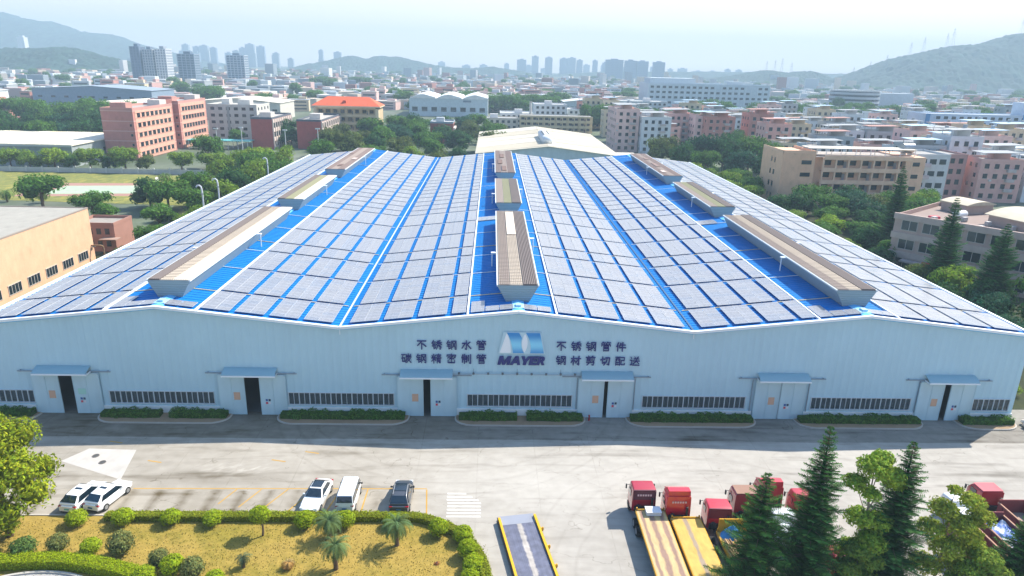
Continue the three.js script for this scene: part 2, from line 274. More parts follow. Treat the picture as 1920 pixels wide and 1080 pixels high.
// roof: six slopes of ribbed sheet
const slopes = [];
for (let k = -3; k < 3; k++) {
  const xa = k * BW, xb = k === 2 ? XR : (k + 1) * BW, p = [], up = roofY(xb) > roofY(xa);
  const z = []; for (let q = 0.3; q > -LEN - 0.2; q -= 0.78) z.push([q, 0], [q - 0.5, 0], [q - 0.56, 0.06], [q - 0.72, 0.06]);
  for (let i = 0; i < z.length - 1; i++) { const [z1, h1] = z[i], [z2, h2] = z[i + 1]; quadPush(p, [xa, roofY(xa) + h1, z1], [xb, roofY(xb) + h1, z1], [xb, roofY(xb) + h2, z2], [xa, roofY(xa) + h2, z2]); }
  const r = part('roof_sheet', metric(geoFrom(p)), roofBlue, hall); slopes.push({ k, xa, xb, up, ridge: up ? xb : xa, dir: up ? -1 : 1 });
  // gable flashing along the front edge
  const L = Math.hypot(xb - xa, roofY(xb) - roofY(xa)), f = part('gable_flashing', mg([box(L + 0.02, 0.22, 0.3, 0, 0.06, 0.3), box(L + 0.02, 0.1, 0.36, 0, 0.2, 0.3)]), trimWhite, hall, (xa + xb) / 2, (roofY(xa) + roofY(xb)) / 2 - 0.02, 0.05); f.rotation.z = up ? TILT : -TILT;
  const f2 = part('gable_trim', box(L + 0.02, 0.14, 0.1, 0, -0.15, 0.1), trimBlue, hall, (xa + xb) / 2, (roofY(xa) + roofY(xb)) / 2 - 0.02, 0.05); f2.rotation.z = up ? TILT : -TILT;
}
const rl = (x, zA, zB, w, h, m, n, y = 0.1) => part(n, box(w, h, zA - zB), m, hall, x, roofY(x) + y + h / 2, (zA + zB) / 2);
for (const x of [-BW, BW]) rl(x, 0.2, -LEN, 0.22, 0.07, x < 0 ? paint(0xb7c3c8, 0.5) : paint(0x24567c, 0.6), 'valley_gutter', 0.06);
for (const x of [-3 * BW + 0.05, XR - 0.05]) rl(x, 0.4, -LEN, 0.35, 0.25, trimWhite, 'eave_gutter', 0.0);
const railX = [];                                                // walkway rails beside the ridges
for (const r of [-2 * BW, 0, 2 * BW]) for (const o of [-5.66, r > 0 ? 3.4 : 4.25]) { railX.push(r + o); rl(r + o, 0.1, -LEN, 0.2, 0.22, trimWhite, 'walkway_rail', 0.05); }
for (const r of [-2 * BW, 0, 2 * BW]) part('ridge_cap', new THREE.ExtrudeGeometry(outline([[-0.7, -0.7 * SLOPE], [0, 0.05], [0.7, -0.7 * SLOPE], [0.7, -0.7 * SLOPE + 0.04], [0, 0.12], [-0.7, -0.7 * SLOPE + 0.04]]), { depth: LEN, bevelEnabled: false }).translate(r, HR + 0.06, -LEN), trimBlue, hall);
const ROWS = [[0.6, 6.4], [6.95, 15.75], [16.3, 24.65], [25.2, 29.75], [30.3, 38.85], [39.4, 48.25], [48.8, 57.3], [57.85, 61.75]];
for (let i = 0; i < 18; i++) ROWS.push([62.25 + i * 4.6, 66.35 + i * 4.6]);
const trayPale = paint(0xc9d6d8, 0.6), trayCream = paint(0xcdbf93, 0.7);
ROWS.slice(1).forEach(([z], i) => {                              // cable trays in the gaps between the rows
  if (i > 6 && i % 3) return;
  slopes.forEach(s => { const a = s.xa + (s.up ? 0.3 : 0.7), b = s.xb - (s.up ? 0.7 : 0.3), m = (a + b) / 2, t = part('cable_tray', box(b - a, 0.07, i < 7 ? 0.11 : 0.08), i === 0 || i === 3 ? trayCream : trayPale, hall, m, roofY(m) + 0.115, -z + 0.28); t.rotation.z = s.up ? TILT : -TILT; });
});
// ridge ventilators: flared boxes with a ribbed lid
{
  const side = paint(0x8a9ca0, 0.6), lids = [paint(0x9a8d84, 0.9), paint(0xc6baa8, 0.9), paint(0x756c68, 0.9), paint(0x8f8f70, 0.9), paint(0x80706a, 0.9), paint(0xcfc8ba, 0.9)];
  const vents = [[3.6, 45.6, 0], [53.2, 81.2, 3], [90.5, 133, 4]];
  for (const r of [-2 * BW, 0, 2 * BW]) vents.forEach(([za, zb, kind]) => {
    const g = grp('ridge_ventilator', hall, r, HR, 0), len = zb - za, top = 2.35, low = 1.35, hb = 0.05, ht = 1.75;
    const skin = new THREE.ExtrudeGeometry(outline([[-low, hb - low * SLOPE], [low, hb - low * SLOPE], [top, ht], [top, ht + 0.12], [-top, ht + 0.12], [-top, ht]]), { depth: len, bevelEnabled: false }).translate(0, 0, -zb);
    part('casing', metric(skin), side, g);
    const slat = []; for (let i = 0; i < 6; i++) { const y = 0.18 + i * 0.28, hw = low + (top - low) * (y - hb) / (ht - hb); slat.push(box(hw * 2 - 0.05, 0.05, 0.06, 0, y, -za + 0.02)); } part('louvre', mg(slat), paint(0x9cb0b4, 0.6), g);
    part('gutter_lip', mg([box(0.16, 0.18, len + 0.1, -top - 0.03, ht + 0.12, -(za + zb) / 2), box(0.16, 0.18, len + 0.1, top + 0.03, ht + 0.12, -(za + zb) / 2)]), paint(0xcdd5d6, 0.6), g);
    // lid: three pitched strips of corrugated sheet with cross battens
    const bands = [[-2.25, -0.95], [-0.9, 0.55], [0.6, 2.25]], tone = kind === 0 ? (r < 0 ? [2, 1, 5] : r > 0 ? [0, 1, 2] : [0, 1, 2]) : kind === 3 ? (r < 0 ? [2, 3, 5] : [0, 3, 2]) : [4, 0, 4];
    bands.forEach(([a, b], bi) => {
      const n = Math.round((b - a) / 0.22), list = []; for (let i = 0; i < n; i++) list.push(box((b - a) / n * 0.62, tone[bi] === 2 ? 0.2 : 0.07, len - 0.1, a + (i + 0.5) * (b - a) / n, ht + 0.22, -(za + zb) / 2));
      list.push(box(b - a, 0.05, len - 0.08, (a + b) / 2, ht + 0.15, -(za + zb) / 2)); part('lid_sheet', mg(list), lids[tone[bi]], g);
    });
    if (kind === 0) { const bt = []; for (let z = za + 0.5; z < zb; z += 0.62) bt.push(box(2.7, 0.035, 0.09, -0.85, ht + 0.275, -z)); part('batten', mg(bt), paint(0x8f8478, 0.9), g); if (r === 0) part('cover_sheet', box(1.35, 0.05, 16, -0.15, ht + 0.33, -36), paint(0xcdbfae, 0.85), g); }
    if (kind === 4) for (let i = 0; i < 3; i++) part('patch_sheet', box(1.1, 0.05, rr(3, 8)), paint(pick([0x6f5a52, 0xb8a9a0, 0x7f6b64]), 0.9), g, rr(-1.5, 1.5), ht + 0.36, -za - 6 - i * 12);
    for (const [s, q] of [[-1, 0.35], [1, 0.55]]) { const b = grp('bracket', g, s * (top + 0.35), 0, -za - len * q); part('arm', box(0.9, 0.14, 0.5, 0, ht + 0.05, 0), trimWhite, b); part('spout', cyl(0.08, 0.08, ht, s * 0.3, ht / 2 - 0.1, 0, 8), trimWhite, b); }
  });
  for (const r of [-2 * BW, 0, 2 * BW]) for (const z of [0.9, 49.5, 86]) part('ridge_saddle', mg([box(0.6, 0.36, 0.8, 0, 0.2, 0), box(1.2, 0.1, 1.4, 0, 0.12, 0)]), paint(0x9ccbe2, 0.5), hall, r, HR, -z - 0.6);
}
// ---------------------------------------------------------------- solar arrays, one per row and slope
const moduleMap = tex(128, 128, (u, v) => {
  const e = Math.min(u, 1 - u) * 1.65, f = Math.min(v, 1 - v) * 0.99; if (e < 0.028 || f < 0.03) return [0.58, 0.6, 0.62];
  const cu = (u * 10) % 1, cv = (v * 6) % 1; if (Math.min(cu, 1 - cu) < 0.05 || Math.min(cv, 1 - cv) < 0.05) return [0.42, 0.435, 0.46];
  const n = 0.86 + 0.3 * noise.noise(Math.floor(u * 10) * 3.1, Math.floor(v * 6) * 2.7, 1); return [0.235 * n, 0.245 * n, 0.265 * n];
});
const panelMat = new THREE.MeshPhysicalMaterial({ map: moduleMap, roughness: 0.34, ior: 1.5, clearcoat: 0.7, clearcoatRoughness: 0.16 });
const panelMats = [panelMat, ...[[0.93, 0.94, 0.96, 0.4], [1, 0.985, 0.96, 0.3], [0.88, 0.92, 0.97, 0.27]].map(([r, g, b, q]) => { const m = panelMat.clone(); m.color.setRGB(r, g, b); m.roughness = q; return m; })];   // batches of modules differ a little in tone and gloss
const panelGeos = {};
function panelGeo(w, d, nu, nv) {
  return panelGeos[[w, d, nu, nv]] ??= (() => { const g = box(w, 0.045, d), uv = g.attributes.uv; for (let i = 8; i < 12; i++) uv.setXY(i, uv.getX(i) * nu, uv.getY(i) * nv); for (let i = 0; i < 24; i++) if (i < 8 || i > 11) uv.setXY(i, 0.005, 0.005); return g; })();
}
const slopeName = ['far left outer slope', 'slope right of the left ridge', 'slope left of the middle ridge', 'slope right of the middle ridge', 'slope left of the right ridge', 'far right outer slope'];
const ord = n => ['front', 'second', 'third', 'fourth', 'fifth', 'sixth', 'seventh', 'eighth', 'ninth', 'tenth', 'eleventh', 'twelfth', 'thirteenth', 'fourteenth', 'fifteenth', 'sixteenth', 'seventeenth', 'eighteenth', 'nineteenth', 'twentieth', 'twenty-first', 'twenty-second', 'twenty-third', 'twenty-fourth', 'twenty-fifth', 'rearmost'][n];
slopes.forEach((s, si) => {
  // columns as [offset from ridge, width, modules across]
  let cols = []; const add = (o, w, n) => { cols.push([o, w, n]); return o + w; };
  if (si % 2 === 0) { let o = add(5.9, 1.6, 1) + 0.55; for (let i = 0; i < 3; i++) o = add(o, 3.26, 2) + 0.55; }
  else if (si === 5) { let o = 3.62; for (let i = 0; i < 4; i++) o = add(o, 3.5, 2) + 0.36; }
  else { let o = 4.5; for (let i = 0; i < 4; i++) o = add(o, 3.22, 2) + 0.55; }
  ROWS.forEach(([za, zb], ri) => {
    const t = thing('solar_array', `${ri < 8 ? 'solar panel row' : 'short solar panel row'} on the ${slopeName[si]}, ${ord(ri)} ${ri && ri < 25 ? 'from the front' : 'of its slope'}`, 'solar panels', X0 + s.ridge, HR + 0.26, -Z0 - (za + zb) / 2, 0, 'solar panel rows on the factory roof');
    t.rotation.z = -s.dir * TILT; const d = zb - za;
    const rails = []; for (const [o, w] of cols) for (const q of [-0.36, 0.36]) rails.push(box(w + 0.1, 0.06, 0.06, s.dir * (o + w / 2), -0.055, q * d));
    part('mounting_rail', mg(rails), M.steel, t).userData.kind = 'stuff';
    for (const [o, w, n] of cols) {
      const mw = w / n;
      if (ri < 3) { const nd = Math.round(d / 0.97), md = d / nd; for (let a = 0; a < n; a++) for (let b = 0; b < nd; b++) part('panel', panelGeo(+(mw - 0.05).toFixed(3), +(md - 0.025).toFixed(3), 1, 1), pick(panelMats), t, s.dir * (o + mw * (a + 0.5)), rr(-0.008, 0.008), -d / 2 + md * (b + 0.5)); }
      else if (ri < 8) for (let a = 0; a < n; a++) part('panel_strip', panelGeo(+(mw - 0.06).toFixed(3), +d.toFixed(2), 1, Math.round(d)), pick(panelMats), t, s.dir * (o + mw * (a + 0.5)), 0, 0);
      else part('panel_strip', panelGeo(+(w - 0.06).toFixed(3), +d.toFixed(2), n, Math.round(d)), pick(panelMats), t, s.dir * (o + w / 2), 0, 0);
    }
  });
});
[-2 * BW, 0, 2 * BW].forEach((r, i) => {                        // odd panels beside the ventilators
  const nm = ['left', 'middle', 'right'][i];
  for (const side of [-1, 1]) {
    const t = thing('solar_array', `few solar panels at the gable, ${side < 0 ? 'left' : 'right'} of the ${nm} ridge`, 'solar panels', X0 + r, HR + 0.2, -Z0 - 0.6, 0, 'small panel sets at the gable'); t.rotation.z = -side * TILT;
    for (let k = 0; k < 2; k++) for (let b = 0; b < 2; b++) part('panel', panelGeo(1.5, 0.72, 1, 1), panelMat, t, side * (1.35 + k * 1.6), 0, -0.4 - b * 0.78);
    if (side < 0) for (let b = 0; b < 4; b++) part('panel', panelGeo(1.5, 0.85, 1, 1), panelMat, t, -4.6, 0, -0.45 - b * 0.9);
  }
  const t = thing('solar_array', `lone pale panel pair by the ventilator gap on the ${nm} ridge`, 'solar panels', X0 + r, HR + 0.2, -Z0 - 48.6, 0, 'panel pairs between ventilators'); t.rotation.z = TILT;
  for (let b = 0; b < 3; b++) for (let k = 0; k < 2; k++) part('panel', panelGeo(1.6, 0.95, 1, 1), panelMat, t, -3.1 - k * 1.66, 0, -b);
});
// ---------------------------------------------------------------- lettering on the front wall
const navy = paint(0x16266e, 0.5);
const metalRad = '20,4 4,34;16,22 40,22;8,42 40,42;6,62 42,62;24,42 24,92 42,80;';
const GLYPH = {
  不: '8,12 92,12;54,12 10,60;50,35 50,96;60,42 92,68', 水: '50,4 50,94 38,88;10,32 38,32 8,82;85,18 55,45;55,40 94,86',
  件: '26,6 8,50;20,34 20,96;48,12 36,46;40,32 92,32;34,60 98,60;66,6 66,98', 材: '6,30 46,30;27,6 27,98;27,34 6,72;30,45 44,60;52,30 98,30;80,6 80,96 66,88;78,34 50,76',
  钢: metalRad + '52,96 52,10 94,10 94,96 82,90;62,24 84,74;86,24 62,74', 锈: metalRad + '86,6 56,14;48,26 98,26;72,12 72,50;70,28 48,48;74,28 98,48;54,58 84,58 78,72 94,72 88,94 78,92;64,58 48,96',
  管: '20,2 6,22;16,10 44,10;28,12 32,22;64,2 52,22;60,10 94,10;76,12 80,22;50,20 50,32;8,46 8,32 92,32 92,46;28,44 28,98;28,44 74,44 74,60 28,60;28,72 78,72 78,94 28,94',
  碳: '4,12 40,12;22,12 6,52;14,46 36,46 36,84 14,84 14,46;70,2 70,22;50,8 50,24 92,24 92,8;46,36 98,36;58,36 44,96;62,54 58,68;90,50 80,66;74,46 74,66 54,96;74,66 96,96',
  精: '8,16 14,34;42,14 34,34;4,44 46,44;25,4 25,98;24,48 6,78;28,50 44,70;72,2 72,44;52,12 94,12;56,26 90,26;48,42 98,42;58,54 58,98;58,54 88,54 88,94 78,92;58,68 88,68;58,80 88,80',
  密: '50,0 50,10;8,26 8,12 92,12 92,26;24,28 16,44;66,24 30,54;34,28 38,50 74,50 76,40;50,22 54,32;80,28 88,40;50,58 50,92;18,66 18,92 82,92 82,66',
  制: '16,6 8,28;12,20 56,20;4,38 60,38;32,4 32,98;12,54 12,86;12,54 54,54 54,82 46,80;72,12 72,70;92,4 92,96 78,90',
  剪: '28,0 36,12;72,0 62,12;4,16 96,16;16,26 16,62;16,26 48,26 48,62;16,38 48,38;16,50 48,50;64,28 64,52;84,22 84,62 74,58;10,70 86,70 78,98 64,94;44,70 16,98',
  切: '4,42 48,32;24,10 24,78 46,66;52,18 92,18 86,92 70,86;68,20 62,60 38,96', 配: '4,10 52,10;10,28 10,96;10,28 48,28 48,96;22,10 22,28 16,50;36,10 36,46 44,52;10,68 48,68;10,90 48,90;58,14 92,14 92,46 62,46 62,90 96,90 96,74',
  送: '10,8 20,22;4,40 22,40 20,78 8,92;10,86 30,92 98,94;48,4 56,18;84,4 74,18;40,26 92,26;34,48 98,48;66,26 64,54 36,80;68,52 94,78',
};
const glyphGeo = {};
function glyph(ch, size) {
  return glyphGeo[ch] ??= (() => {
    const list = []; let n = 0;
    for (const st of GLYPH[ch].split(';').filter(Boolean)) {
      const pt = st.trim().split(' ').map(q => q.split(',').map(Number));
      for (let i = 0; i < pt.length - 1; i++) {
        const [ax, ay] = pt[i], [bx, by] = pt[i + 1], l = Math.hypot(bx - ax, by - ay), wd = GLYPH[ch].length > 110 ? 8.5 : 11;
        list.push(new THREE.BoxGeometry(l + wd * 0.6, wd, 10 + (n++ % 7) * 0.22).rotateZ(-Math.atan2(by - ay, bx - ax)).translate((ax + bx) / 2 - 50, 50 - (ay + by) / 2, 0));
      }
    }
    return mg(list).scale(size / 100, size / 100, 0.01);
  })();
}
const SZ = -Z0 + 0.14;
for (const [txt, xa, xb, y, label] of [['不锈钢水管', -8.1, -0.27, 8.9, 'upper line of five navy Chinese characters left of the emblem'], ['碳钢精密制管', -9.86, -0.25, 7.22, 'lower line of six navy Chinese characters left of the emblem'],
  ['不锈钢管件', 7.58, 15.5, 8.93, 'upper line of five navy Chinese characters right of the emblem'], ['钢材剪切配送', 7.62, 17.2, 7.18, 'lower line of six navy Chinese characters right of the emblem']]) {
  const n = txt.length, S = 1.16, t = thing('lettering', label, 'sign', (xa + xb) / 2, y, SZ, 0, 'lettering on the factory wall');
  [...txt].forEach((c, i) => part('character', glyph(c, S), navy, t, -(xb - xa) / 2 + S / 2 + i * (xb - xa - S) / (n - 1), 0, 0));
}
{
  const t = thing('emblem', 'blue and white emblem of two curved bands in a trapezium', 'emblem', 3.72, 7.95, SZ - 0.02), S = THREE.Shape;
  const H = 2.6, flat = (pts, d, z, m, nm) => { const s = new S(); s.moveTo(...pts[0]); for (const p of pts.slice(1)) p.length === 2 ? s.lineTo(...p) : s.quadraticCurveTo(...p); s.closePath(); const g = new THREE.ExtrudeGeometry(s, { depth: d, bevelEnabled: false, curveSegments: 10 }); const P = g.attributes.position, uv = g.attributes.uv; for (let i = 0; i < P.count; i++) uv.setXY(i, 0.5, P.getY(i) / H); return part(nm, g, m, t, 0, 0, z); };
  const band = new THREE.MeshStandardMaterial({ roughness: 0.4, map: tex(4, 128, (u, v) => { const k = 0.5 + 0.5 * Math.cos((v - 0.42) * Math.PI * 2.1); return [0.02 + 0.22 * k, 0.24 + 0.42 * k, 0.58 + 0.3 * k]; }, false) });
  flat([[-2.66, 0], [2.66, 0], [2.1, H], [-2.1, H]], 0.04, 0, paint(0xb5d3dd, 0.5), 'backing');
  flat([[-2.5, 0.1], [-1.25, 0.1], [-1.22, 1.5, -1.75, H - 0.12]], 0.03, 0.042, paint(0xe6edf0, 0.5), 'white_field');
  flat([[-1.72, H - 0.08], [-0.35, H - 0.08], [-0.02, 1.9], [-0.25, 0.9, 0.25, 0.08], [-1.0, 0.08], [-1.15, 1.6, -1.72, H - 0.08]], 0.045, 0.042, band, 'blue_band');
  flat([[0.3, 0.15], [-0.35, 1.2, 0.32, H - 0.2], [0.95, 1.3, 0.3, 0.15]], 0.03, 0.044, paint(0xe6edf0, 0.5), 'white_lens');
  flat([[0.42, H - 0.08], [2.0, H - 0.08], [2.5, 0.08], [0.95, 0.08], [1.15, 1.3, 0.42, H - 0.08]], 0.045, 0.042, band, 'blue_band');
  const font = await new FontLoader().loadAsync('fonts/droid/droid_sans_bold.typeface.json');
  const n = thing('name_lettering', 'slanted dark blue capital lettering under the emblem', 'sign', 3.7, 6.62, SZ, 0, 'lettering on the factory wall');
  let x = -2.7; for (const c of 'MAYER') {
    const g = new TextGeometry(c, { font, size: 0.98, depth: 0.1, curveSegments: 4, bevelEnabled: true, bevelThickness: 0.01, bevelSize: 0.045, bevelSegments: 1 }); g.computeBoundingBox(); const w = g.boundingBox.max.x - g.boundingBox.min.x, k = (c === 'M' ? 1.38 : c === 'A' || c === 'Y' ? 1.18 : 0.9) / w;
    g.translate(-g.boundingBox.min.x, 0, 0).scale(k, 1, 1); const sh = new THREE.Matrix4().makeShear(0, 0, 0.22, 0, 0, 0); g.applyMatrix4(sh); g.computeVertexNormals(); part('letter', g, navy, n, x, 0, 0); x += w * k + 0.02 - (c === 'A' || c === 'Y' ? 0.14 : 0);
  }
}
// ---------------------------------------------------------------- plants: leaf clouds
const leafMat = new THREE.MeshPhysicalMaterial({ vertexColors: true, roughness: 0.75, transmission: 0.4, thickness: 0, specularIntensity: 0.1, side: THREE.DoubleSide });
const bark = wallPaint(0x5d4c3c), barkPale = wallPaint(0x857a6c);
const V = (x = 0, y = 0, z = 0) => new THREE.Vector3(x, y, z);
const unit = () => { const z = rr(-1, 1), a = rr(0, 6.2832), r = Math.sqrt(1 - z * z); return V(r * Math.cos(a), z, r * Math.sin(a)); };
const LEAF = 1.65;
function leafColour(base, spread) { const k = LEAF * (1 + rr(-spread, spread)), h = rr(-1, 1) * spread * 0.45; return [base[0] * k * (1 + h), base[1] * k, base[2] * k * (1 - h)]; }
const tA = V(), tB = V(), tN = V(), tQ = V();
// one pointed leaf clump (two triangles, folded)
function leafAt(p, c, pos, nrm, size, col) {
  tQ.set(rr(-1, 1), rr(-1, 1), rr(-1, 1)); tA.crossVectors(nrm, tQ).normalize(); tB.crossVectors(nrm, tA).normalize();
  const l = size * rr(0.7, 1.3), w = l * rr(0.35, 0.6), f = l * 0.18;
  const a = [pos.x - tA.x * l, pos.y - tA.y * l, pos.z - tA.z * l], b = [pos.x + tA.x * l, pos.y + tA.y * l, pos.z + tA.z * l];
  const d = [pos.x + tB.x * w - nrm.x * f, pos.y + tB.y * w - nrm.y * f, pos.z + tB.z * w - nrm.z * f], e = [pos.x - tB.x * w - nrm.x * f, pos.y - tB.y * w - nrm.y * f, pos.z - tB.z * w - nrm.z * f];
  p.push(...a, ...b, ...d, ...a, ...e, ...b); for (let i = 0; i < 6; i++) c.push(...col);
}
// crown of lobes [x, y, z, r]; n leaves in all
function crown(lobes, n, size, base, spread = 0.35, flat = 1, core = 0.66) {
  const p = [], c = [], tot = lobes.reduce((s, l) => s + l[3] * l[3], 0);
  for (const [x, y, z, r] of lobes) {
    const tone = 1 + rr(-0.16, 0.16), b2 = base.map(q => q * tone);
    for (let i = 0, m = Math.round(n * r * r / tot); i < m; i++) {
      const u = unit(); if (u.y < -0.35 && rnd() < 0.6) u.y *= -1;
      const q = r * (core < 0.5 ? 0.35 + 0.75 * Math.sqrt(rnd()) : 0.62 + 0.44 * Math.sqrt(rnd())) * (1 + 0.22 * noise.noise(u.x * 2.6 + x, u.y * 2.6 + y, u.z * 2.6 + z));
      tN.copy(u).addScaledVector(unit(), 0.75).normalize(); leafAt(p, c, V(x + u.x * q, y + u.y * q * flat, z + u.z * q), tN, size, leafColour(b2, spread));
    }
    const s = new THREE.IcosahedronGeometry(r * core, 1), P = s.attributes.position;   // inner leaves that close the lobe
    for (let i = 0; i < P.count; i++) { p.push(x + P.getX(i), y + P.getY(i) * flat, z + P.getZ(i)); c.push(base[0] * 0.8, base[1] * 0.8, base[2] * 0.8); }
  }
  return geoFrom(p, null, c);
}
function limb(pts, r0, r1, n = 6) { const cv = new THREE.CatmullRomCurve3(pts), g = new THREE.TubeGeometry(cv, 6, 1, n), P = g.attributes.position, per = n + 1; for (let i = 0; i < P.count; i++) { const k = Math.floor(i / per) / 6, c = cv.getPointAt(Math.min(1, k)), r = r0 + (r1 - r0) * k; P.setXYZ(i, c.x + (P.getX(i) - c.x) * r, c.y + (P.getY(i) - c.y) * r, c.z + (P.getZ(i) - c.z) * r); } g.computeVertexNormals(); return g; }
const GREENS = { deep: [0.028, 0.082, 0.022], mid: [0.06, 0.135, 0.02], fresh: [0.12, 0.19, 0.022], blue: [0.024, 0.078, 0.036], olive: [0.088, 0.12, 0.028], lime: [0.15, 0.225, 0.02] };
// broadleaf tree of unit width 1 (crown radius), variants shared by scaling
function broadKind(base, s, n = 900, leaf = 0.085) {
  seed = s; const lobes = [[0, 1.15, 0, 0.55]]; for (let i = 0; i < 9; i++) { const a = i * 2.4 + rr(-0.4, 0.4), r = rr(0.38, 0.66); lobes.push([Math.cos(a) * r, rr(0.5, 1.36), Math.sin(a) * r, rr(0.3, 0.46)]); }
  const cg = crown(lobes, n, leaf, base, 0.36, 0.88);
  const tg = mg([limb([V(0, 0, 0), V(0.02, 0.4, 0), V(0, 0.9, 0.02)], 0.075, 0.045), limb([V(0, 0.5, 0), V(0.2, 0.8, 0.1), V(0.42, 1.05, 0.15)], 0.04, 0.012), limb([V(0, 0.55, 0), V(-0.18, 0.85, -0.1), V(-0.4, 1.1, -0.2)], 0.04, 0.012), limb([V(0, 0.6, 0), V(-0.05, 0.9, 0.2), V(-0.1, 1.15, 0.4)], 0.035, 0.012)]);
  return { cg, tg };
}
const kinds = {};
for (const [k, b] of Object.entries(GREENS)) kinds[k] = [0, 1].map(i => broadKind(b, 1000 + i * 77 + b[1] * 9999 | 0, 1500, 0.07));
function tree(name, label, kind, x, z, radius, height, group, v = 0) {
  const t = thing(name, label, 'tree', x, 0, z, rr(0, 6.28), group), q = kinds[kind][v % 2], sy = height / 1.72;
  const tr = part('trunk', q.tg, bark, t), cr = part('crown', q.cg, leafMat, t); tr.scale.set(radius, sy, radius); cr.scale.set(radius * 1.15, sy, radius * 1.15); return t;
}
// clipped hedge or shrub: leaves scattered over a soft box / ball
function ballGeo(r, h, n, leaf, base, spread = 0.3) {
  const p = [], c = []; for (let i = 0; i < n; i++) { const u = unit(); if (u.y < -0.5) u.y *= -1; const q = 0.86 + 0.15 * rnd() + 0.17 * noise.noise(u.x * 2.3, u.y * 2.3, u.z * 2.3 + r + h) + 0.1 * noise.noise(u.x * 6, u.y * 6, u.z * 6) + (rnd() < 0.05 ? 0.16 * rnd() : 0); tN.copy(u).addScaledVector(unit(), 0.55).normalize(); leafAt(p, c, V(u.x * r * q, h / 2 + u.y * h / 2 * q, u.z * r * q), tN, leaf, leafColour(base, spread)); }
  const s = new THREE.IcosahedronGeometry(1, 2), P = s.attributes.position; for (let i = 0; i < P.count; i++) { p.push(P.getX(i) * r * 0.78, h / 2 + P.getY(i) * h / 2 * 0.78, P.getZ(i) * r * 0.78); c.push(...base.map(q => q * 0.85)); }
  return geoFrom(p, null, c);
}
// hedge along a path of [x, z] with width w and height h
function hedgeGeo(path, w, h, per, leaf, base, spread = 0.3, rough = 0.09) {
  const p = [], c = [], cv = new THREE.CatmullRomCurve3(path.map(([x, z]) => V(x, 0, z)), false, 'catmullrom', 0.3), L = cv.getLength(), n = Math.round(L * per);
  for (let i = 0; i < n; i++) {
    const t = rnd(), o = cv.getPointAt(t), g = cv.getTangentAt(t), sx = -g.z, sz = g.x, f = rnd(); let u, y, nn;
    const hh = h * (1 + rough * 2 * noise.noise(o.x * 0.9, 3, o.z * 0.9) + rough * noise.noise(o.x * 3, 3, o.z * 3)), ww = w * (1 + rough * 2 * noise.noise(o.x * 1.1, 8, o.z * 1.1));
    if (f < 0.5) { u = rr(-0.5, 0.5); y = hh * (1 - 0.12 * Math.pow(Math.abs(u) * 2, 3)); nn = V(0, 1, 0); } else { u = f < 0.75 ? -0.5 : 0.5; y = hh * Math.pow(rnd(), 0.8); nn = V(sx * Math.sign(u), 0.2, sz * Math.sign(u)); }
    nn.addScaledVector(unit(), 0.6).normalize(); leafAt(p, c, V(o.x + sx * u * ww + rr(-0.06, 0.06), y + rr(-0.05, 0.06), o.z + sz * u * ww + rr(-0.06, 0.06)), nn, leaf, leafColour(base, spread));
  }
  const N = Math.max(2, Math.round(L / 0.8)), ring = []; for (let i = 0; i <= N; i++) { const o = cv.getPointAt(i / N), g = cv.getTangentAt(i / N), sx = -g.z * w * 0.46, sz = g.x * w * 0.46; ring.push([[o.x - sx, 0, o.z - sz], [o.x - sx, h * 0.88, o.z - sz], [o.x + sx, h * 0.88, o.z + sz], [o.x + sx, 0, o.z + sz]]); }
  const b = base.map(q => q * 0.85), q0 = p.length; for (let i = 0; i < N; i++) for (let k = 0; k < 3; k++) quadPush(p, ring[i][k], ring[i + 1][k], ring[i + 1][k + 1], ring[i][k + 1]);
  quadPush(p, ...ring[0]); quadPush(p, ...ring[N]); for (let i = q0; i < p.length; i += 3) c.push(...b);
  return geoFrom(p, null, c);
}
// palm / cycad: arching fronds with leaflets
function frondsGeo(n, len, droop, base, spread, up = 0.9, wid = 0.2) {
  const p = [], c = []; for (let i = 0; i < n; i++) {
    const a = i * 2.39996 + rr(-0.2, 0.2), e = up - (i / n) * (up + droop * 0.6) + rr(-0.1, 0.1), l = len * rr(0.85, 1.1), dir = V(Math.cos(a), 0, Math.sin(a)); let pos = V(), ang = e; const S = 9, col = leafColour(base, spread);
    for (let s = 0; s < S; s++) {
      const st = l / S, nx = pos.clone().addScaledVector(dir, Math.cos(ang) * st); nx.y += Math.sin(ang) * st; ang -= droop * 0.28;
      const w = wid * len * Math.sin(Math.PI * (0.18 + 0.8 * s / S)) + 0.02, sd = V(-dir.z, 0, dir.x);
      for (const k of [-1, 1]) for (let q = 0; q < 2; q++) { const b0 = pos.clone().lerp(nx, q / 2), b1 = pos.clone().lerp(nx, q / 2 + 0.42), tip = b1.clone().addScaledVector(sd, k * w).addScaledVector(dir, w * 0.5); tip.y -= w * 0.25; p.push(b0.x, b0.y, b0.z, tip.x, tip.y, tip.z, b1.x, b1.y, b1.z); for (let m = 0; m < 3; m++) c.push(...col); }
      pos = nx;
    }
  } return geoFrom(p, null, c);
}
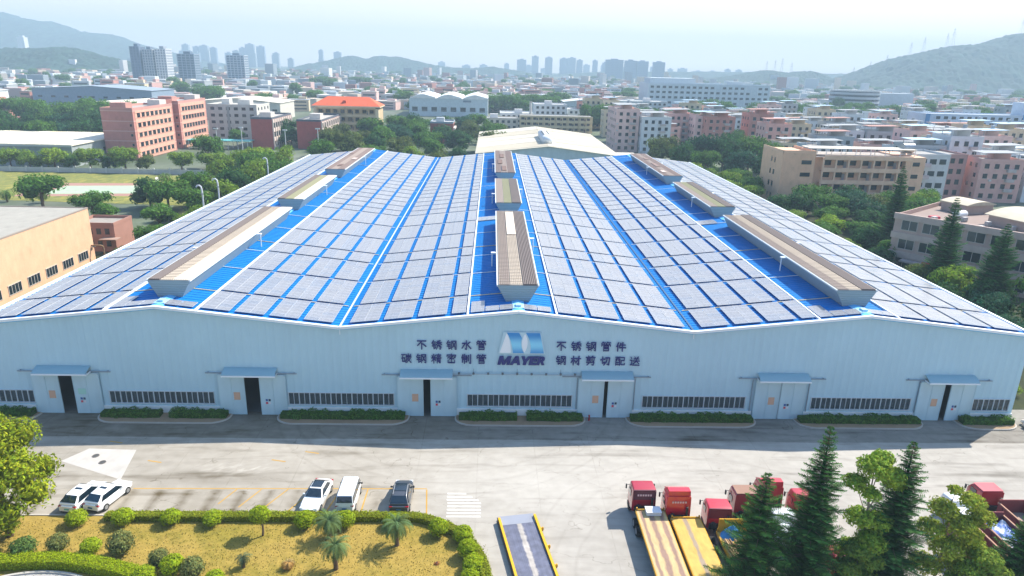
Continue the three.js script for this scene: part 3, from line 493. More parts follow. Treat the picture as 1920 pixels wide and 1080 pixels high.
// araucaria-like conifer: whorls of boughs carrying upswept needle sprays
function pineGeo(H, R, whorls, base, s, lowest = 0.06, full = 1) {
  seed = s; const p = [], c = [], br = [];
  for (let k = 0; k < whorls; k++) {
    const t = k / (whorls - 1), y = H * (lowest + (0.985 - lowest) * t) + (t < 0.95 ? rr(-0.12, 0.12) : 0), L = R * Math.pow(1 - t, 0.82) * rr(0.88, 1.08) + 0.14, nb = t > 0.85 ? 5 : 7, off = rr(0, 6.28);
    for (let b = 0; b < nb; b++) {
      const a = off + b / nb * 6.2832 + rr(-0.15, 0.15), l = L * (rnd() < 0.12 ? rr(0.35, 0.6) : rr(0.72, 1.18)), d = V(Math.cos(a), 0, Math.sin(a)), sd = V(-d.z, 0, d.x), rise = 0.12 + 0.3 * t + rr(-0.09, 0.09), n = Math.max(5, Math.round(l / 0.13));
      br.push(limb([V(0, y, 0), V(d.x * l * 0.5, y + l * (rise - 0.06), d.z * l * 0.5), V(d.x * l * 0.97, y + l * rise * 1.25, d.z * l * 0.97)], 0.03, 0.008, 4));
      for (let i = 1; i <= n; i++) {
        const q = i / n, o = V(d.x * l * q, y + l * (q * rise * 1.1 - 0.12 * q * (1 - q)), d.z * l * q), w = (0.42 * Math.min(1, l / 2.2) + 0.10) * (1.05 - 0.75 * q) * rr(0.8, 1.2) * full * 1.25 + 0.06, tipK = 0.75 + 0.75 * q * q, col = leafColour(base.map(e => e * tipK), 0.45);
        for (const m of [-1, 1]) {
          const tip = o.clone().addScaledVector(sd, m * w).addScaledVector(d, w * 0.55); tip.y += w * rr(0.05, 0.4); const r1 = o.clone().addScaledVector(d, 0.07), up = o.clone(); up.y += 0.055; const mid = o.clone().lerp(tip, 0.55); mid.y -= 0.05; mid.addScaledVector(d, 0.06);
          p.push(o.x, o.y - 0.03, o.z, tip.x, tip.y, tip.z, r1.x, r1.y, r1.z, up.x, up.y, up.z, tip.x, tip.y, tip.z, mid.x, mid.y, mid.z); for (let e = 0; e < 6; e++) c.push(...col);
        }
        if (q > 0.25) { const tip = o.clone().addScaledVector(d, 0.12); tip.y += 0.16 * (0.5 + w); p.push(o.x - sd.x * 0.035, o.y, o.z - sd.z * 0.035, o.x + sd.x * 0.035, o.y, o.z + sd.z * 0.035, tip.x, tip.y, tip.z); for (let e = 0; e < 3; e++) c.push(...col); }
      }
    }
  }
  { const s = new THREE.ConeGeometry(R * 0.27, H * 0.86, 9, 10).toNonIndexed(), P = s.attributes.position; for (let i = 0; i < P.count; i++) { const x = P.getX(i), y = P.getY(i), z = P.getZ(i), k = 1 + 0.5 * noise.noise(x * 2.1 + s.id, y * 1.7, z * 2.1); p.push(x * k, y + H * (lowest + 0.44), z * k); c.push(...base.map(q => q * 1.2)); } }
  return { foliage: geoFrom(p, null, c), bough: mg(br), trunk: limb([V(0, 0, 0), V(0.02, H * 0.5, 0), V(0, H * 0.985, 0)], 0.16 * H / 12, 0.02, 8) };
}
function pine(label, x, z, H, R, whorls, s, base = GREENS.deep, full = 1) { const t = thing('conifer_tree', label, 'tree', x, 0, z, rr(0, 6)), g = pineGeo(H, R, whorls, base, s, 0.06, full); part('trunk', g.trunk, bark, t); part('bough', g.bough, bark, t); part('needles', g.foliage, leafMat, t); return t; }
// ---------------------------------------------------------------- planting beds along the wall
seed = 11;
const kerbMat = wallPaint(0xb5b0a7), soilMat = new THREE.MeshStandardMaterial({ map: grime8, color: 0x9c8468, roughness: 1 });
function stadium(xa, xb, za, zb, r) { const p = []; for (let i = 0; i <= 8; i++) { const a = Math.PI / 2 * i / 8; p.push([xa + r - r * Math.cos(a), zb - r * 0.75 + r * 0.75 * Math.sin(a)]); } for (let i = 8; i >= 0; i--) { const a = Math.PI / 2 * i / 8; p.push([xb - r + r * Math.cos(a), zb - r * 0.75 + r * 0.75 * Math.sin(a)]); } p.push([xb, za], [xa, za]); return p; }
const bedWhere = ['leftmost, cut by the frame', 'between the first and second doors from the left', 'between the second and third doors from the left', 'under the emblem', 'right of the narrowly open fourth door', 'between the fifth and sixth doors', 'at the right corner of the wall'];
[[-62, -50.6, 1], [-44, -29.2, 2], [-24, -9, 1], [-3.8, 11.3, 2], [16, 31.2, 1], [35.8, 51, 1], [55.1, 62.2, 1]].forEach(([a, b, parts], i) => {
  const t = thing('planting_bed', `kerbed planting bed against the wall, ${bedWhere[i]}`, 'flower bed', (a + b) / 2, 0, -72.12, 0, 'planting beds along the wall'), W = (b - a) / 2;
  part('kerb', slab(stadium(-W, W, 0.0, 2.3, 2.2), 0, 0.14), kerbMat, t); part('soil', slab(stadium(-W + 0.14, W - 0.14, 0.02, 2.16, 2.1), 0.1, 0.16), soilMat, t);
  const segs = parts === 2 ? [[-W + 0.5, -0.4], [0.7, W - 0.4]] : [[-W + 0.5, W - 0.5]];
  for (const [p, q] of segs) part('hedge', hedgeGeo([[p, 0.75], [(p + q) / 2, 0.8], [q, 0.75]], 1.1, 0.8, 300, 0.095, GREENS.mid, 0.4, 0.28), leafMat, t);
  const low = part('ground_cover', hedgeGeo([[-W + 1.5, 1.5], [0, 1.65], [W - 1.5, 1.5]], 0.6, 0.10, 26, 0.06, [0.10, 0.10, 0.04], 0.4, 0.3), leafMat, t); low.userData.kind = 'stuff';
});
// ---------------------------------------------------------------- lawn with hedges, shrubs and cycads
const lawnMap = tex(1024, 512, (u, v) => { const x = u * 44, z = v * 22, n = fbm(x * 0.16, z * 0.2 + 5, 4), f = fbm(x * 1.6, z * 1.6, 4), m = noise.noise(x * 9, z * 9, 2); const dry = 0.5 + 0.5 * Math.tanh(4 * (n + 0.35 * f + 0.12)); const k = 1 + 0.32 * f + 0.25 * m; return [(0.205 + 0.10 * dry) * k, (0.168 + 0.045 * dry) * k, (0.016 + 0.025 * dry) * k]; }, false);
const lawnEdge = [[-46, -53.2], [-5.6, -53.2], [-3.2, -52.1], [-1.4, -50.2], [0.0, -47.6], [0.6, -44.8], [0.6, -36], [-46, -36]];
{
  const g = slab(lawnEdge, 0, 0.1), P = g.attributes.position, uv = g.attributes.uv; for (let i = 0; i < P.count; i++) uv.setXY(i, (P.getX(i) + 46) / 47, (P.getZ(i) + 54) / 20);
  struct('lawn', g, new THREE.MeshStandardMaterial({ map: lawnMap, roughness: 1 }));
  const kp = new THREE.CatmullRomCurve3(lawnEdge.slice(0, 7).map(([x, z]) => V(x, 0, z)), false, 'catmullrom', 0.1), rect = outline([[-0.17, -0.08], [0, -0.08], [0, 0.08], [-0.17, 0.08]]);
  struct('lawn_kerb', new THREE.ExtrudeGeometry(rect, { steps: 80, extrudePath: kp, bevelEnabled: false }), kerbMat);
  const tuft = { p: [], c: [] }; for (let i = 0; i < 9000; i++) { const x = rr(-44, 0.2), z = rr(-52.6, -43.5); if (x > -6 && z < -53 + (x + 6) * 0.6) continue; const h = rr(0.05, 0.13), a = rr(0, 6.28), w = 0.04, col = leafColour(rnd() < 0.5 ? [0.17, 0.13, 0.035] : [0.12, 0.125, 0.025], 0.3); tuft.p.push(x - w * Math.cos(a), 0.1, z - w * Math.sin(a), x + w * Math.cos(a), 0.1, z + w * Math.sin(a), x + rr(-0.05, 0.05), 0.1 + h, z + rr(-0.05, 0.05)); for (let k = 0; k < 3; k++) tuft.c.push(...col); }
  const gm = mesh('lawn_grass', geoFrom(tuft.p, null, tuft.c), leafMat, scene); gm.userData = { kind: 'stuff', label: 'dry yellow grass blades of the lawn', category: 'grass' };
  // clipped hedge round the lawn
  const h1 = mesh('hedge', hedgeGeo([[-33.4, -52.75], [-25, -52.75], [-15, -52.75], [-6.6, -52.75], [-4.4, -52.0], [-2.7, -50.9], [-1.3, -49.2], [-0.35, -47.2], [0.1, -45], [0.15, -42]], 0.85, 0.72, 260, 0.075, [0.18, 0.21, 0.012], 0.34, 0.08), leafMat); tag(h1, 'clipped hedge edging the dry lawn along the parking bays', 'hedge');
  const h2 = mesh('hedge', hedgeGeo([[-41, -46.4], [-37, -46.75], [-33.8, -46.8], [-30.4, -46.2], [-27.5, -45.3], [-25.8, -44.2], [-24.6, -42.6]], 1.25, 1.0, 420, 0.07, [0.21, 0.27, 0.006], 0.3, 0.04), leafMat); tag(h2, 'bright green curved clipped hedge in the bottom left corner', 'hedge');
  const road = []; for (let i = 0; i <= 16; i++) { const a = Math.PI * i / 16; road.push([-34.5 + 7.6 * Math.cos(a), -39 - 6.9 * Math.sin(a)]); } struct('garden_path', slab(road, 0.1, 0.13), wallPaint(0xa9a6a2));
  struct('path_kerb', new THREE.ExtrudeGeometry(outline([[-0.12, -0.1], [0.12, -0.1], [0.12, 0.1], [-0.12, 0.1]]), { steps: 60, extrudePath: new THREE.CatmullRomCurve3(road.map(([x, z]) => V(x, 0.14, z))), bevelEnabled: false }), wallPaint(0xb8b4ad));
}
{
  const ball = { fresh: ballGeo(1, 1.7, 1100, 0.10, [0.19, 0.25, 0.008]), olive: ballGeo(1, 1.8, 900, 0.1, [0.12, 0.135, 0.04], 0.4), dark: ballGeo(1, 1.8, 900, 0.1, [0.07, 0.12, 0.028], 0.4) };
  const spots = [[-35.5, -52.0, 0.95, 'fresh', 'first from the left in the row beside the hedge'], [-31.6, -52.1, 0.95, 'fresh', 'second from the left in the row beside the hedge'], [-27.5, -52.1, 0.9, 'fresh', 'third from the left in the row beside the hedge'], [-23.9, -52.1, 0.88, 'fresh', 'fourth from the left in the row beside the hedge'],
    [-15.8, -51.7, 0.92, 'fresh', 'behind the first cycad from the left along the hedge'], [-12.3, -51.8, 0.85, 'fresh', 'just right of the leafy cycad near the hedge'], [-8.2, -51.8, 0.85, 'fresh', 'behind the tallest cycad'], [-4.1, -50.7, 0.92, 'fresh', 'where the hedge starts to curve'], [-1.95, -49.9, 0.98, 'fresh', 'topmost against the curved hedge'], [-1.5, -47.9, 0.9, 'fresh', 'middle one inside the curved hedge'], [-1.0, -46.3, 0.95, 'fresh', 'lower one inside the curved hedge'], [-1.2, -44.6, 0.85, 'fresh', 'cut by the lower frame inside the curved hedge'],
    [-37.5, -47.95, 1.0, 'dark', 'dark green at the far left of the lawn'], [-34.95, -48.4, 0.9, 'olive', 'dull olive, above the curved clipped hedge'], [-32.3, -48.3, 0.85, 'fresh', 'low bright, above the curved clipped hedge'], [-29.7, -48.1, 1.05, 'olive', 'large dull olive, above the end of the curved hedge'], [-26.1, -46.8, 0.78, 'olive', 'small brownish, right of the curved hedge'], [-24.6, -45.8, 1.0, 'fresh', 'bright green at the lower frame'], [-22.9, -45.5, 1.05, 'olive', 'dull brown-green at the lower frame'], [-26.3, -44.7, 0.9, 'fresh', 'at the tip of the curved clipped hedge'], [-20.9, -44.6, 0.8, 'fresh', 'low bright, at the lower frame beside the small cycad']];
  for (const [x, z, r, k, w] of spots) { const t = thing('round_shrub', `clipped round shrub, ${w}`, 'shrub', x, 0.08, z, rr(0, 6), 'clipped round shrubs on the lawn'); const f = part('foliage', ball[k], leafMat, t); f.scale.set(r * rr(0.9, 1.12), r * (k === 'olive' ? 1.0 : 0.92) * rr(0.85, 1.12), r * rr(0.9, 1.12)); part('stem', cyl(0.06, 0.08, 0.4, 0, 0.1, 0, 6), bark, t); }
  const st = thing('round_shrub', 'small standard tree with a ball crown on a bare stem by the hedge', 'shrub', -19.1, 0.1, -50.5); part('stem', limb([V(0, 0, 0), V(0.08, 0.8, 0), V(-0.05, 1.5, -0.1)], 0.1, 0.07), bark, st); const sf = part('foliage', ball.fresh, leafMat, st, -0.15, 1.2, -0.15); sf.scale.setScalar(0.9);
  const cy = [[-13.4, -50.2, 1.7, 1.25, 'leafy cycad palm beside the hedge, shaded below'], [-7.5, -49.3, 2.1, 1.3, 'tallest cycad palm with a bare trunk on the open lawn'], [-12.0, -46.4, 2.2, 1.2, 'blue-green cycad palm cut by the lower frame']];
  const fr = frondsGeo(50, 1.35, 0.85, [0.085, 0.13, 0.045], 0.35, 1.3, 0.13);
  for (const [x, z, h, r, l] of cy) { const t = thing('cycad_palm', l, 'palm', x, 0.1, z, rr(0, 6), 'cycad palms on the lawn'); part('trunk', limb([V(0, 0, 0), V(0.05, h * 0.5, 0.02), V(0.02, h, 0)], 0.2, 0.15, 9), bark, t); const f = part('fronds', fr, leafMat, t, 0.02, h, 0); f.scale.setScalar(r); }
  const sm = thing('cycad_palm', 'small thin dark cycad at the lower frame', 'palm', -19.4, 0.1, -46.6); part('trunk', cyl(0.12, 0.15, 0.9, 0, 0.45, 0, 8), bark, sm); part('fronds', frondsGeo(26, 0.95, 1.0, [0.05, 0.075, 0.04], 0.4, 1.2, 0.12), leafMat, sm, 0, 0.9, 0);
  const dd = thing('cycad_palm', 'withered brown cycad with drooping dead fronds', 'palm', -15.8, 0.1, -46.5); part('trunk', cyl(0.12, 0.16, 0.5, 0, 0.25, 0, 8), bark, dd); part('fronds', frondsGeo(40, 1.1, 1.6, [0.30, 0.20, 0.07], 0.4, 1.0, 0.12), leafMat, dd, 0, 0.55, 0);
  const tg = thing('cycad_palm', 'tiny red-brown withered plant alone on the right of the lawn', 'palm', -4.0, 0.1, -47); part('fronds', frondsGeo(16, 0.5, 1.5, [0.22, 0.08, 0.04], 0.3, 1.0, 0.16), leafMat, tg, 0, 0.12, 0); part('trunk', cyl(0.06, 0.09, 0.2, 0, 0.1, 0, 6), bark, tg);
}
// big tree at the left edge
{
  seed = 321; const lobes = [[0, 8.3, 0, 2.6], [2.3, 6.6, 0.8, 1.9], [-2.2, 7.2, -0.4, 2.1], [0.6, 6.2, 2.2, 1.9], [-0.8, 5.2, -1.8, 2.0], [2.9, 4.4, 0.2, 1.5], [1.7, 8.9, -1.2, 1.5], [-1.4, 9.6, 0.6, 1.5], [1.6, 3.4, 1.7, 1.3], [-2.8, 4.6, 1.0, 1.8], [0.2, 10.2, -0.3, 1.2], [2.9, 5.6, -1.6, 1.2], [-3.8, 6.2, 0.4, 1.6]];
  const t = thing('leafy_tree', 'large bright green tree at the left edge beside the parked cars', 'tree', -40.2, 0.1, -50.4);
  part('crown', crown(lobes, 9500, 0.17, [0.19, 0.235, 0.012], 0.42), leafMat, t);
  part('trunk', mg([limb([V(0, 0, 0), V(0.1, 2.4, 0), V(0, 5.4, 0)], 0.3, 0.16, 8), limb([V(0, 2.4, 0), V(1, 3.8, 0.4), V(2.3, 5.6, 0.7)], 0.15, 0.04), limb([V(0, 2.8, 0), V(-1, 4.2, -0.2), V(-2.2, 6.2, -0.3)], 0.15, 0.04), limb([V(0, 3.2, 0), V(0.2, 5.2, 1), V(0.6, 6, 2)], 0.12, 0.04)]), bark, t);
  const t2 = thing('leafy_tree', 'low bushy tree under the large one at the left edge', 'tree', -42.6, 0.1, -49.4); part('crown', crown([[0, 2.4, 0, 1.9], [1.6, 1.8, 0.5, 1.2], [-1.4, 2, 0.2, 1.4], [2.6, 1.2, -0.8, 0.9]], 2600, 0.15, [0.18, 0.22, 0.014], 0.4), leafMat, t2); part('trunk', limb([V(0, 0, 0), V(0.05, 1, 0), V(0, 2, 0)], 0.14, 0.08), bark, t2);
}
// conifers and leafy trees at the lower right, in front of the lorries
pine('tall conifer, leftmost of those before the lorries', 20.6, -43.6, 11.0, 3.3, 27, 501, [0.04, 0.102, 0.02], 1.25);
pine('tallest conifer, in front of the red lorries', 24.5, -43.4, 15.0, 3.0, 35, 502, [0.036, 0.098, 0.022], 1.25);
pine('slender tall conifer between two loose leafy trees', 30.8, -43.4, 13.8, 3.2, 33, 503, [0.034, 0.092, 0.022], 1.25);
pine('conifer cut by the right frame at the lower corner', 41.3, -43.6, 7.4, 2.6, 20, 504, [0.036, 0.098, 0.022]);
{
  const loose = (label, x, z, H, lobes, base, n, s) => { seed = s; const t = thing('loose_tree', label, 'tree', x, 0, z, 0, 'loose leafy trees before the lorries'); part('crown', crown(lobes, Math.round(n * 2.3), 0.145, base.map((q, i) => q * [1.5, 1.35, 0.8][i]), 0.4, 0.62, 0.3), leafMat, t); const lim = [limb([V(0, 0, 0), V(0.15, H * 0.4, 0.1), V(0, H * 0.92, 0)], 0.13, 0.04, 7)]; for (const [lx, ly, lz] of lobes) lim.push(limb([V(0.05, ly * 0.72, 0.03), V(lx * 0.5, ly * 0.86, lz * 0.5), V(lx, ly, lz)], 0.05, 0.015, 5)); part('trunk', mg(lim), barkPale, t); };
  loose('loose bright green tree with a flat crown between the two tallest conifers', 28.3, -43.4, 11.8, [[0, 11.6, 0, 1.2], [1.2, 11.1, 0.3, 0.95], [-1.3, 10.5, 0.2, 0.9], [0.9, 12.0, -0.7, 0.8], [1.9, 10.2, -0.3, 0.8], [-0.4, 9.9, 0.8, 0.7], [-0.6, 7.6, 0.3, 1.0], [0.9, 7.2, 0.2, 1.0], [0.2, 6.0, 0.9, 1.1], [-0.8, 4.6, 0.2, 1.1], [0.7, 3.6, -0.3, 1.1]], [0.11, 0.18, 0.035], 4200, 61);
  loose('loose yellow-green tree right of the slender conifer', 34.8, -43.6, 9.6, [[0.1, 9.6, 0, 0.55], [-0.6, 8.1, 0.1, 1.0], [1.6, 8.6, 0, 0.9], [2.4, 7.4, 0.2, 1.0], [0.7, 7.1, 0.7, 1.1], [-1.2, 6.4, 0.2, 1.0], [1.6, 5.9, 0.2, 1.1], [0, 5.0, 0.6, 1.2], [2.6, 4.6, -0.2, 1.0], [1.2, 3.3, 0.5, 1.2], [-1.0, 3.2, 0.2, 1.1]], [0.13, 0.175, 0.035], 4200, 62);
  loose('low leafy tree at the bottom between lorries and lower right corner', 37.2, -42.0, 5.2, [[0, 4.8, 0, 1.1], [-1.2, 4.0, 0.3, 1.0], [1.1, 3.6, 0.2, 1.0], [0, 2.8, 0.7, 1.1], [-2.0, 2.8, 0.2, 0.9]], [0.10, 0.16, 0.035], 2200, 63);
  loose('dark leafy tree low behind the tallest conifer', 27.6, -42.2, 5.6, [[0, 5.4, 0, 1.0], [0.9, 4.6, 0.2, 0.9], [-0.8, 4.2, 0.4, 0.9], [0.2, 3.2, 0.4, 1.1]], [0.075, 0.13, 0.035], 1900, 64);
}
// ---------------------------------------------------------------- vehicles
seed = 90;
const tyreMat = paint(0x17181a, 0.85), rimMat = paint(0xa9adb0, 0.35, { metalness: 0.7 }), autoGlass = new THREE.MeshPhysicalMaterial({ color: 0x10202a, roughness: 0.08, clearcoat: 1, clearcoatRoughness: 0.03 });
const lampRed = paint(0x9c1622, 0.25), lampClear = paint(0xcfd6da, 0.15), plateBlue = paint(0x2b6f9c, 0.5), plateGreen = paint(0x63b7a2, 0.5), trimBlack = paint(0x202225, 0.6);
const carPaint = hex => new THREE.MeshPhysicalMaterial({ color: hex, roughness: 0.35, clearcoat: 1, clearcoatRoughness: 0.06 });
function wheel(parent, x, y, z, r, w) { const g = grp('wheel', parent, x, y, z); part('tyre', new THREE.CylinderGeometry(r, r, w, 18).rotateZ(Math.PI / 2), tyreMat, g); part('rim', mg([new THREE.CylinderGeometry(r * 0.62, r * 0.62, w + 0.02, 14).rotateZ(Math.PI / 2)]), rimMat, g); return g; }
// loft through stations along z: each [z, halfWidth, yLow, yHigh, corner]; closed rounded sections
function loft(st, seg = 5) {
  const sec = ([z, w, y0, y1, r, wt]) => { const p = [], c = Math.min(r, (y1 - y0) / 2, w), top = wt ?? w; const arc = (cx, cy, a0) => { for (let i = 0; i <= seg; i++) { const a = a0 + Math.PI / 2 * i / seg; p.push([cx + c * Math.cos(a), cy + c * Math.sin(a), z]); } }; arc(top - c, y1 - c, 0); arc(-top + c, y1 - c, Math.PI / 2); arc(-w + c, y0 + c, Math.PI); arc(w - c, y0 + c, 1.5 * Math.PI); return p; };
  const S = st.map(sec), p = [], n = S[0].length; for (let i = 0; i < S.length - 1; i++) for (let k = 0; k < n; k++) quadPush(p, S[i][k], S[i + 1][k], S[i + 1][(k + 1) % n], S[i][(k + 1) % n]);
  for (const [s, f] of [[S[0], 1], [S[S.length - 1], 0]]) for (let k = 1; k < n - 1; k++) f ? p.push(...s[0], ...s[k], ...s[k + 1]) : p.push(...s[0], ...s[k + 1], ...s[k]);
  return toCreasedNormals(geoFrom(p), 0.7);
}
// panel lying on four points, pushed out along its normal
function pane4(a, b, c, d, t = 0.02) { const p = [], A = V(...a), n = V(...b).sub(A).cross(V(...d).sub(A)).normalize().multiplyScalar(t), o = [a, b, c, d].map(q => [q[0] + n.x, q[1] + n.y, q[2] + n.z]); quadPush(p, ...o); for (let i = 0; i < 4; i++) { const e = [a, b, c, d], j = (i + 1) % 4; quadPush(p, e[i], e[j], o[j], o[i]); } return geoFrom(p); }
// nose points to -z (away from the camera) in the local frame
function car(label, x, z, yaw, o) {
  const t = thing('parked_car', label, 'car', x, 0, z, yaw, 'cars in the parking bays'), m = carPaint(o.paint), L = o.len / 2, W = o.wid / 2, hb = o.belt, hr = o.roof;
  part('body', loft([[-L, W * 0.72, 0.38, hb * 0.72, 0.12], [-L + 0.12, W * 0.86, 0.28, hb * 0.8, 0.2], [-L + 0.55, W * 0.97, 0.22, hb * 0.9, 0.2], [-L + 1.2, W, 0.2, hb * 0.98, 0.18], [0, W, 0.2, hb, 0.16], [L - 0.9, W, 0.2, hb * 1.02, 0.18], [L - 0.3, W * 0.96, 0.26, hb * 1.0, 0.22], [L - 0.04, W * 0.84, 0.34, hb * 0.92, 0.16]]), m, t);
  const [f0, f1, r1, r0] = o.cab, wb = W * 0.93, wt = W * o.tuck;                                   // base front, roof front, roof rear, base rear (z)
  part('cabin', loft([[f0, wb, hb - 0.12, hb - 0.02, 0.05, wb], [f1, wb, hb - 0.12, hr - 0.03, 0.12, wt], [f1 + 0.35, wb, hb - 0.12, hr, 0.14, wt], [(f1 + r1) / 2, wb, hb - 0.12, hr + 0.02, 0.14, wt], [r1, wb, hb - 0.12, hr - 0.04, 0.14, wt], [r0, wb, hb - 0.12, hb + o.tail, 0.06, wb * 0.97]]), m, t);
  const lerp = (a, b, k) => a + (b - a) * k, fz = k => lerp(f0, f1, k), fy = k => lerp(hb - 0.02, hr - 0.03, k), fw = k => lerp(wb, wt, k) - 0.08;
  part('windscreen', pane4([fw(0.12), fy(0.12), fz(0.12)], [-fw(0.12), fy(0.12), fz(0.12)], [-fw(0.92), fy(0.92), fz(0.92)], [fw(0.92), fy(0.92), fz(0.92)], 0.05), autoGlass, t);
  const rz = k => lerp(r0, r1, k), ry = k => lerp(hb + o.tail, hr - 0.04, k);
  part('rear_window', pane4([-fw(0.1), ry(0.14), rz(0.14)], [fw(0.1), ry(0.14), rz(0.14)], [fw(0.95), ry(0.9), rz(0.9)], [-fw(0.95), ry(0.9), rz(0.9)], 0.05), autoGlass, t);
  for (const s of [-1, 1]) {
    const q = (z0, k) => [s * (lerp(wb, wt, k) + 0.0), lerp(hb - 0.02, hr - 0.04, k), z0], a = q(f1 - (f1 - f0) * 0.72, 0.14), b = q(r1 + (r0 - r1) * 0.55, 0.14), c = q(r1 - 0.02, 0.84), d = q(f1 + 0.06, 0.84);
    part('side_window', s > 0 ? pane4(b, a, d, c, 0.045) : pane4(a, b, c, d, 0.045), autoGlass, t);
    const mi = grp('wing_mirror', t, s * (W + 0.08), hb + 0.06, f0 + 0.45); part('shell', new RoundedBoxGeometry(0.22, 0.16, 0.12, 2, 0.04), o.dark ? trimBlack : m, mi);
    part('headlight', new RoundedBoxGeometry(0.36, 0.13, 0.3, 2, 0.05), lampClear, t, s * W * 0.68, hb * 0.74, -L + 0.2);
    part('tail_light', new RoundedBoxGeometry(0.34, 0.14, 0.24, 2, 0.05), lampRed, t, s * W * 0.76, hb * 0.88, L - 0.16);
    for (const wz of [-L + 0.85, L - 0.85]) wheel(t, s * (W - 0.1), 0.33, wz, 0.33, 0.24);
    if (o.rails) part('roof_rail', new RoundedBoxGeometry(0.07, 0.07, r1 - f1 - 0.2, 2, 0.03), rimMat, t, s * (wt - 0.1), hr + 0.06, (f1 + r1) / 2 + 0.1);
  }
  part('number_plate', box(0.44, 0.14, 0.02), o.plate, t, 0, hb * 0.66, L + 0.0); part('bumper', new RoundedBoxGeometry(W * 1.5, 0.16, 0.2, 2, 0.06), trimBlack, t, 0, 0.34, L - 0.1); part('grille', new RoundedBoxGeometry(W * 1.0, 0.22, 0.1, 2, 0.04), trimBlack, t, 0, 0.5, -L + 0.04);
  if (o.sunroof) part('roof_glass', loft([[f1 + 0.1, wt - 0.14, hr - 0.01, hr + 0.03, 0.01], [o.sunroof, wt - 0.14, hr - 0.01, hr + 0.05, 0.01]]), autoGlass, t);
  if (o.slot) part('roof_glass', box(wt * 1.1, 0.03, 0.28), autoGlass, t, 0, hr + 0.02, f1 + 0.75);
  return t;
}
const hatch = { len: 4.35, wid: 1.78, belt: 0.98, roof: 1.62, tuck: 0.70, tail: 0.12, cab: [-1.15, -0.35, 1.25, 2.0], paint: 0xe9ecec, plate: plateGreen, slot: true };
car('white crossover, left one of the pair beside the large tree', -36.75, -55.4, -0.15, hatch);
car('white crossover, right one of the pair beside the large tree', -34.65, -55.6, -0.24, { ...hatch, plate: plateBlue, roof: 1.58 });
car('white saloon with a black glass roof facing the hedge', -15.75, -55.7, Math.PI - 0.1, { len: 4.7, wid: 1.84, belt: 0.92, roof: 1.45, tuck: 0.68, tail: 0.06, cab: [-0.95, -0.05, 1.1, 1.9], paint: 0xe9ecec, plate: plateGreen, sunroof: 1.0 });
car('white boxy van with its rear window towards the hedge', -12.75, -55.6, 0, { len: 4.3, wid: 1.72, belt: 1.05, roof: 1.86, tuck: 0.84, tail: 0.1, cab: [-1.75, -1.25, 1.75, 2.08], paint: 0xdfe3e3, plate: plateBlue, dark: true });
car('dark grey off-roader with silver roof rails', -7.9, -55.7, 0, { len: 4.6, wid: 1.88, belt: 1.0, roof: 1.68, tuck: 0.74, tail: 0.12, cab: [-1.15, -0.35, 1.45, 2.1], paint: 0x3f444c, plate: plateBlue, dark: true, rails: true, sunroof: 0.9 });

// ---------------------------------------------------------------- weighbridge
{
  const t = thing('weighbridge', 'blue-grey steel weighbridge with yellow side rails', 'weighbridge', 2.65, 0, -53.3, 0.172), yl = wallPaint(0xd8a91e), plate = new THREE.MeshStandardMaterial({ roughness: 0.6, metalness: 0.1, map: tex(256, 512, (u, v) => { const n = fbm(u * 4, v * 22, 4), c = Math.abs(u - 0.5 - 0.02 * n), d = Math.max(0, 1 - c / (0.10 + 0.10 * n)) * Math.min(1, v * 9), f = 0.8 + 0.5 * n, s = 0.9 + 0.2 * noise.noise(u * 40, v * 3, 5); return [(0.15 + 0.35 * Math.min(1, d * 2)) * f * s, (0.165 + 0.30 * Math.min(1, d * 2)) * f * s, (0.24 + 0.18 * Math.min(1, d * 2)) * f * s]; }, false) });
  const deck = new THREE.BoxGeometry(2.95, 0.32, 15), n = deck.attributes.uv; part('deck', deck.translate(0, 0.19, 8.9), plate, t);
  part('end_plate', box(3.1, 0.3, 1.25, 0, 0.17, 0.72), wallPaint(0x8d93a0), t); part('ramp_edge', box(3.2, 0.1, 0.3, 0, 0.06, -0.08), M.concrete, t);
  for (const s of [-1, 1]) { part('side_rail', mg([box(0.2, 0.24, 15.8, s * 1.62, 0.42, 8.4)]), yl, t); part('skirt', box(0.08, 0.36, 15.8, s * 1.75, 0.19, 8.4), paint(0x4a4038, 0.8), t); }
  for (let i = 0; i < 6; i++) part('rail_stop', mg([box(0.3, 0.16, 0.16, 1.9, 0.2, 0), box(0.1, 0.34, 0.1, 1.98, 0.18, 0)]), yl, t, 0, 0, 2.2 + i * 2.4);
}
// ---------------------------------------------------------------- lorries
const deckMap = (base, mark, rust) => tex(128, 512, (u, v) => { const n = fbm(u * 6, v * 16, 4); let k = 0; for (const [c, w] of mark) k = Math.max(k, Math.min(1, Math.max(0, 1.7 - Math.abs(u - c - 0.03 * fbm(v * 9, c * 7, 3)) / w + 1.6 * n))); const f = 1 + 0.35 * n + 0.12 * noise.noise(u * 60, v * 8, 3); return base.map((b, i) => (b + (rust[i] - b) * k) * f); }, false);
function slopeBox(w0, w1, h, d, x, y, z, lean) { const g = new THREE.BoxGeometry(w0, h, d, 1, 1, 1), P = g.attributes.position; for (let i = 0; i < P.count; i++) if (P.getY(i) > 0) { P.setX(i, P.getX(i) * w1 / w0); if (P.getZ(i) < 0) P.setZ(i, P.getZ(i) + lean); } g.translate(x, y, z); g.computeVertexNormals(); return g; }
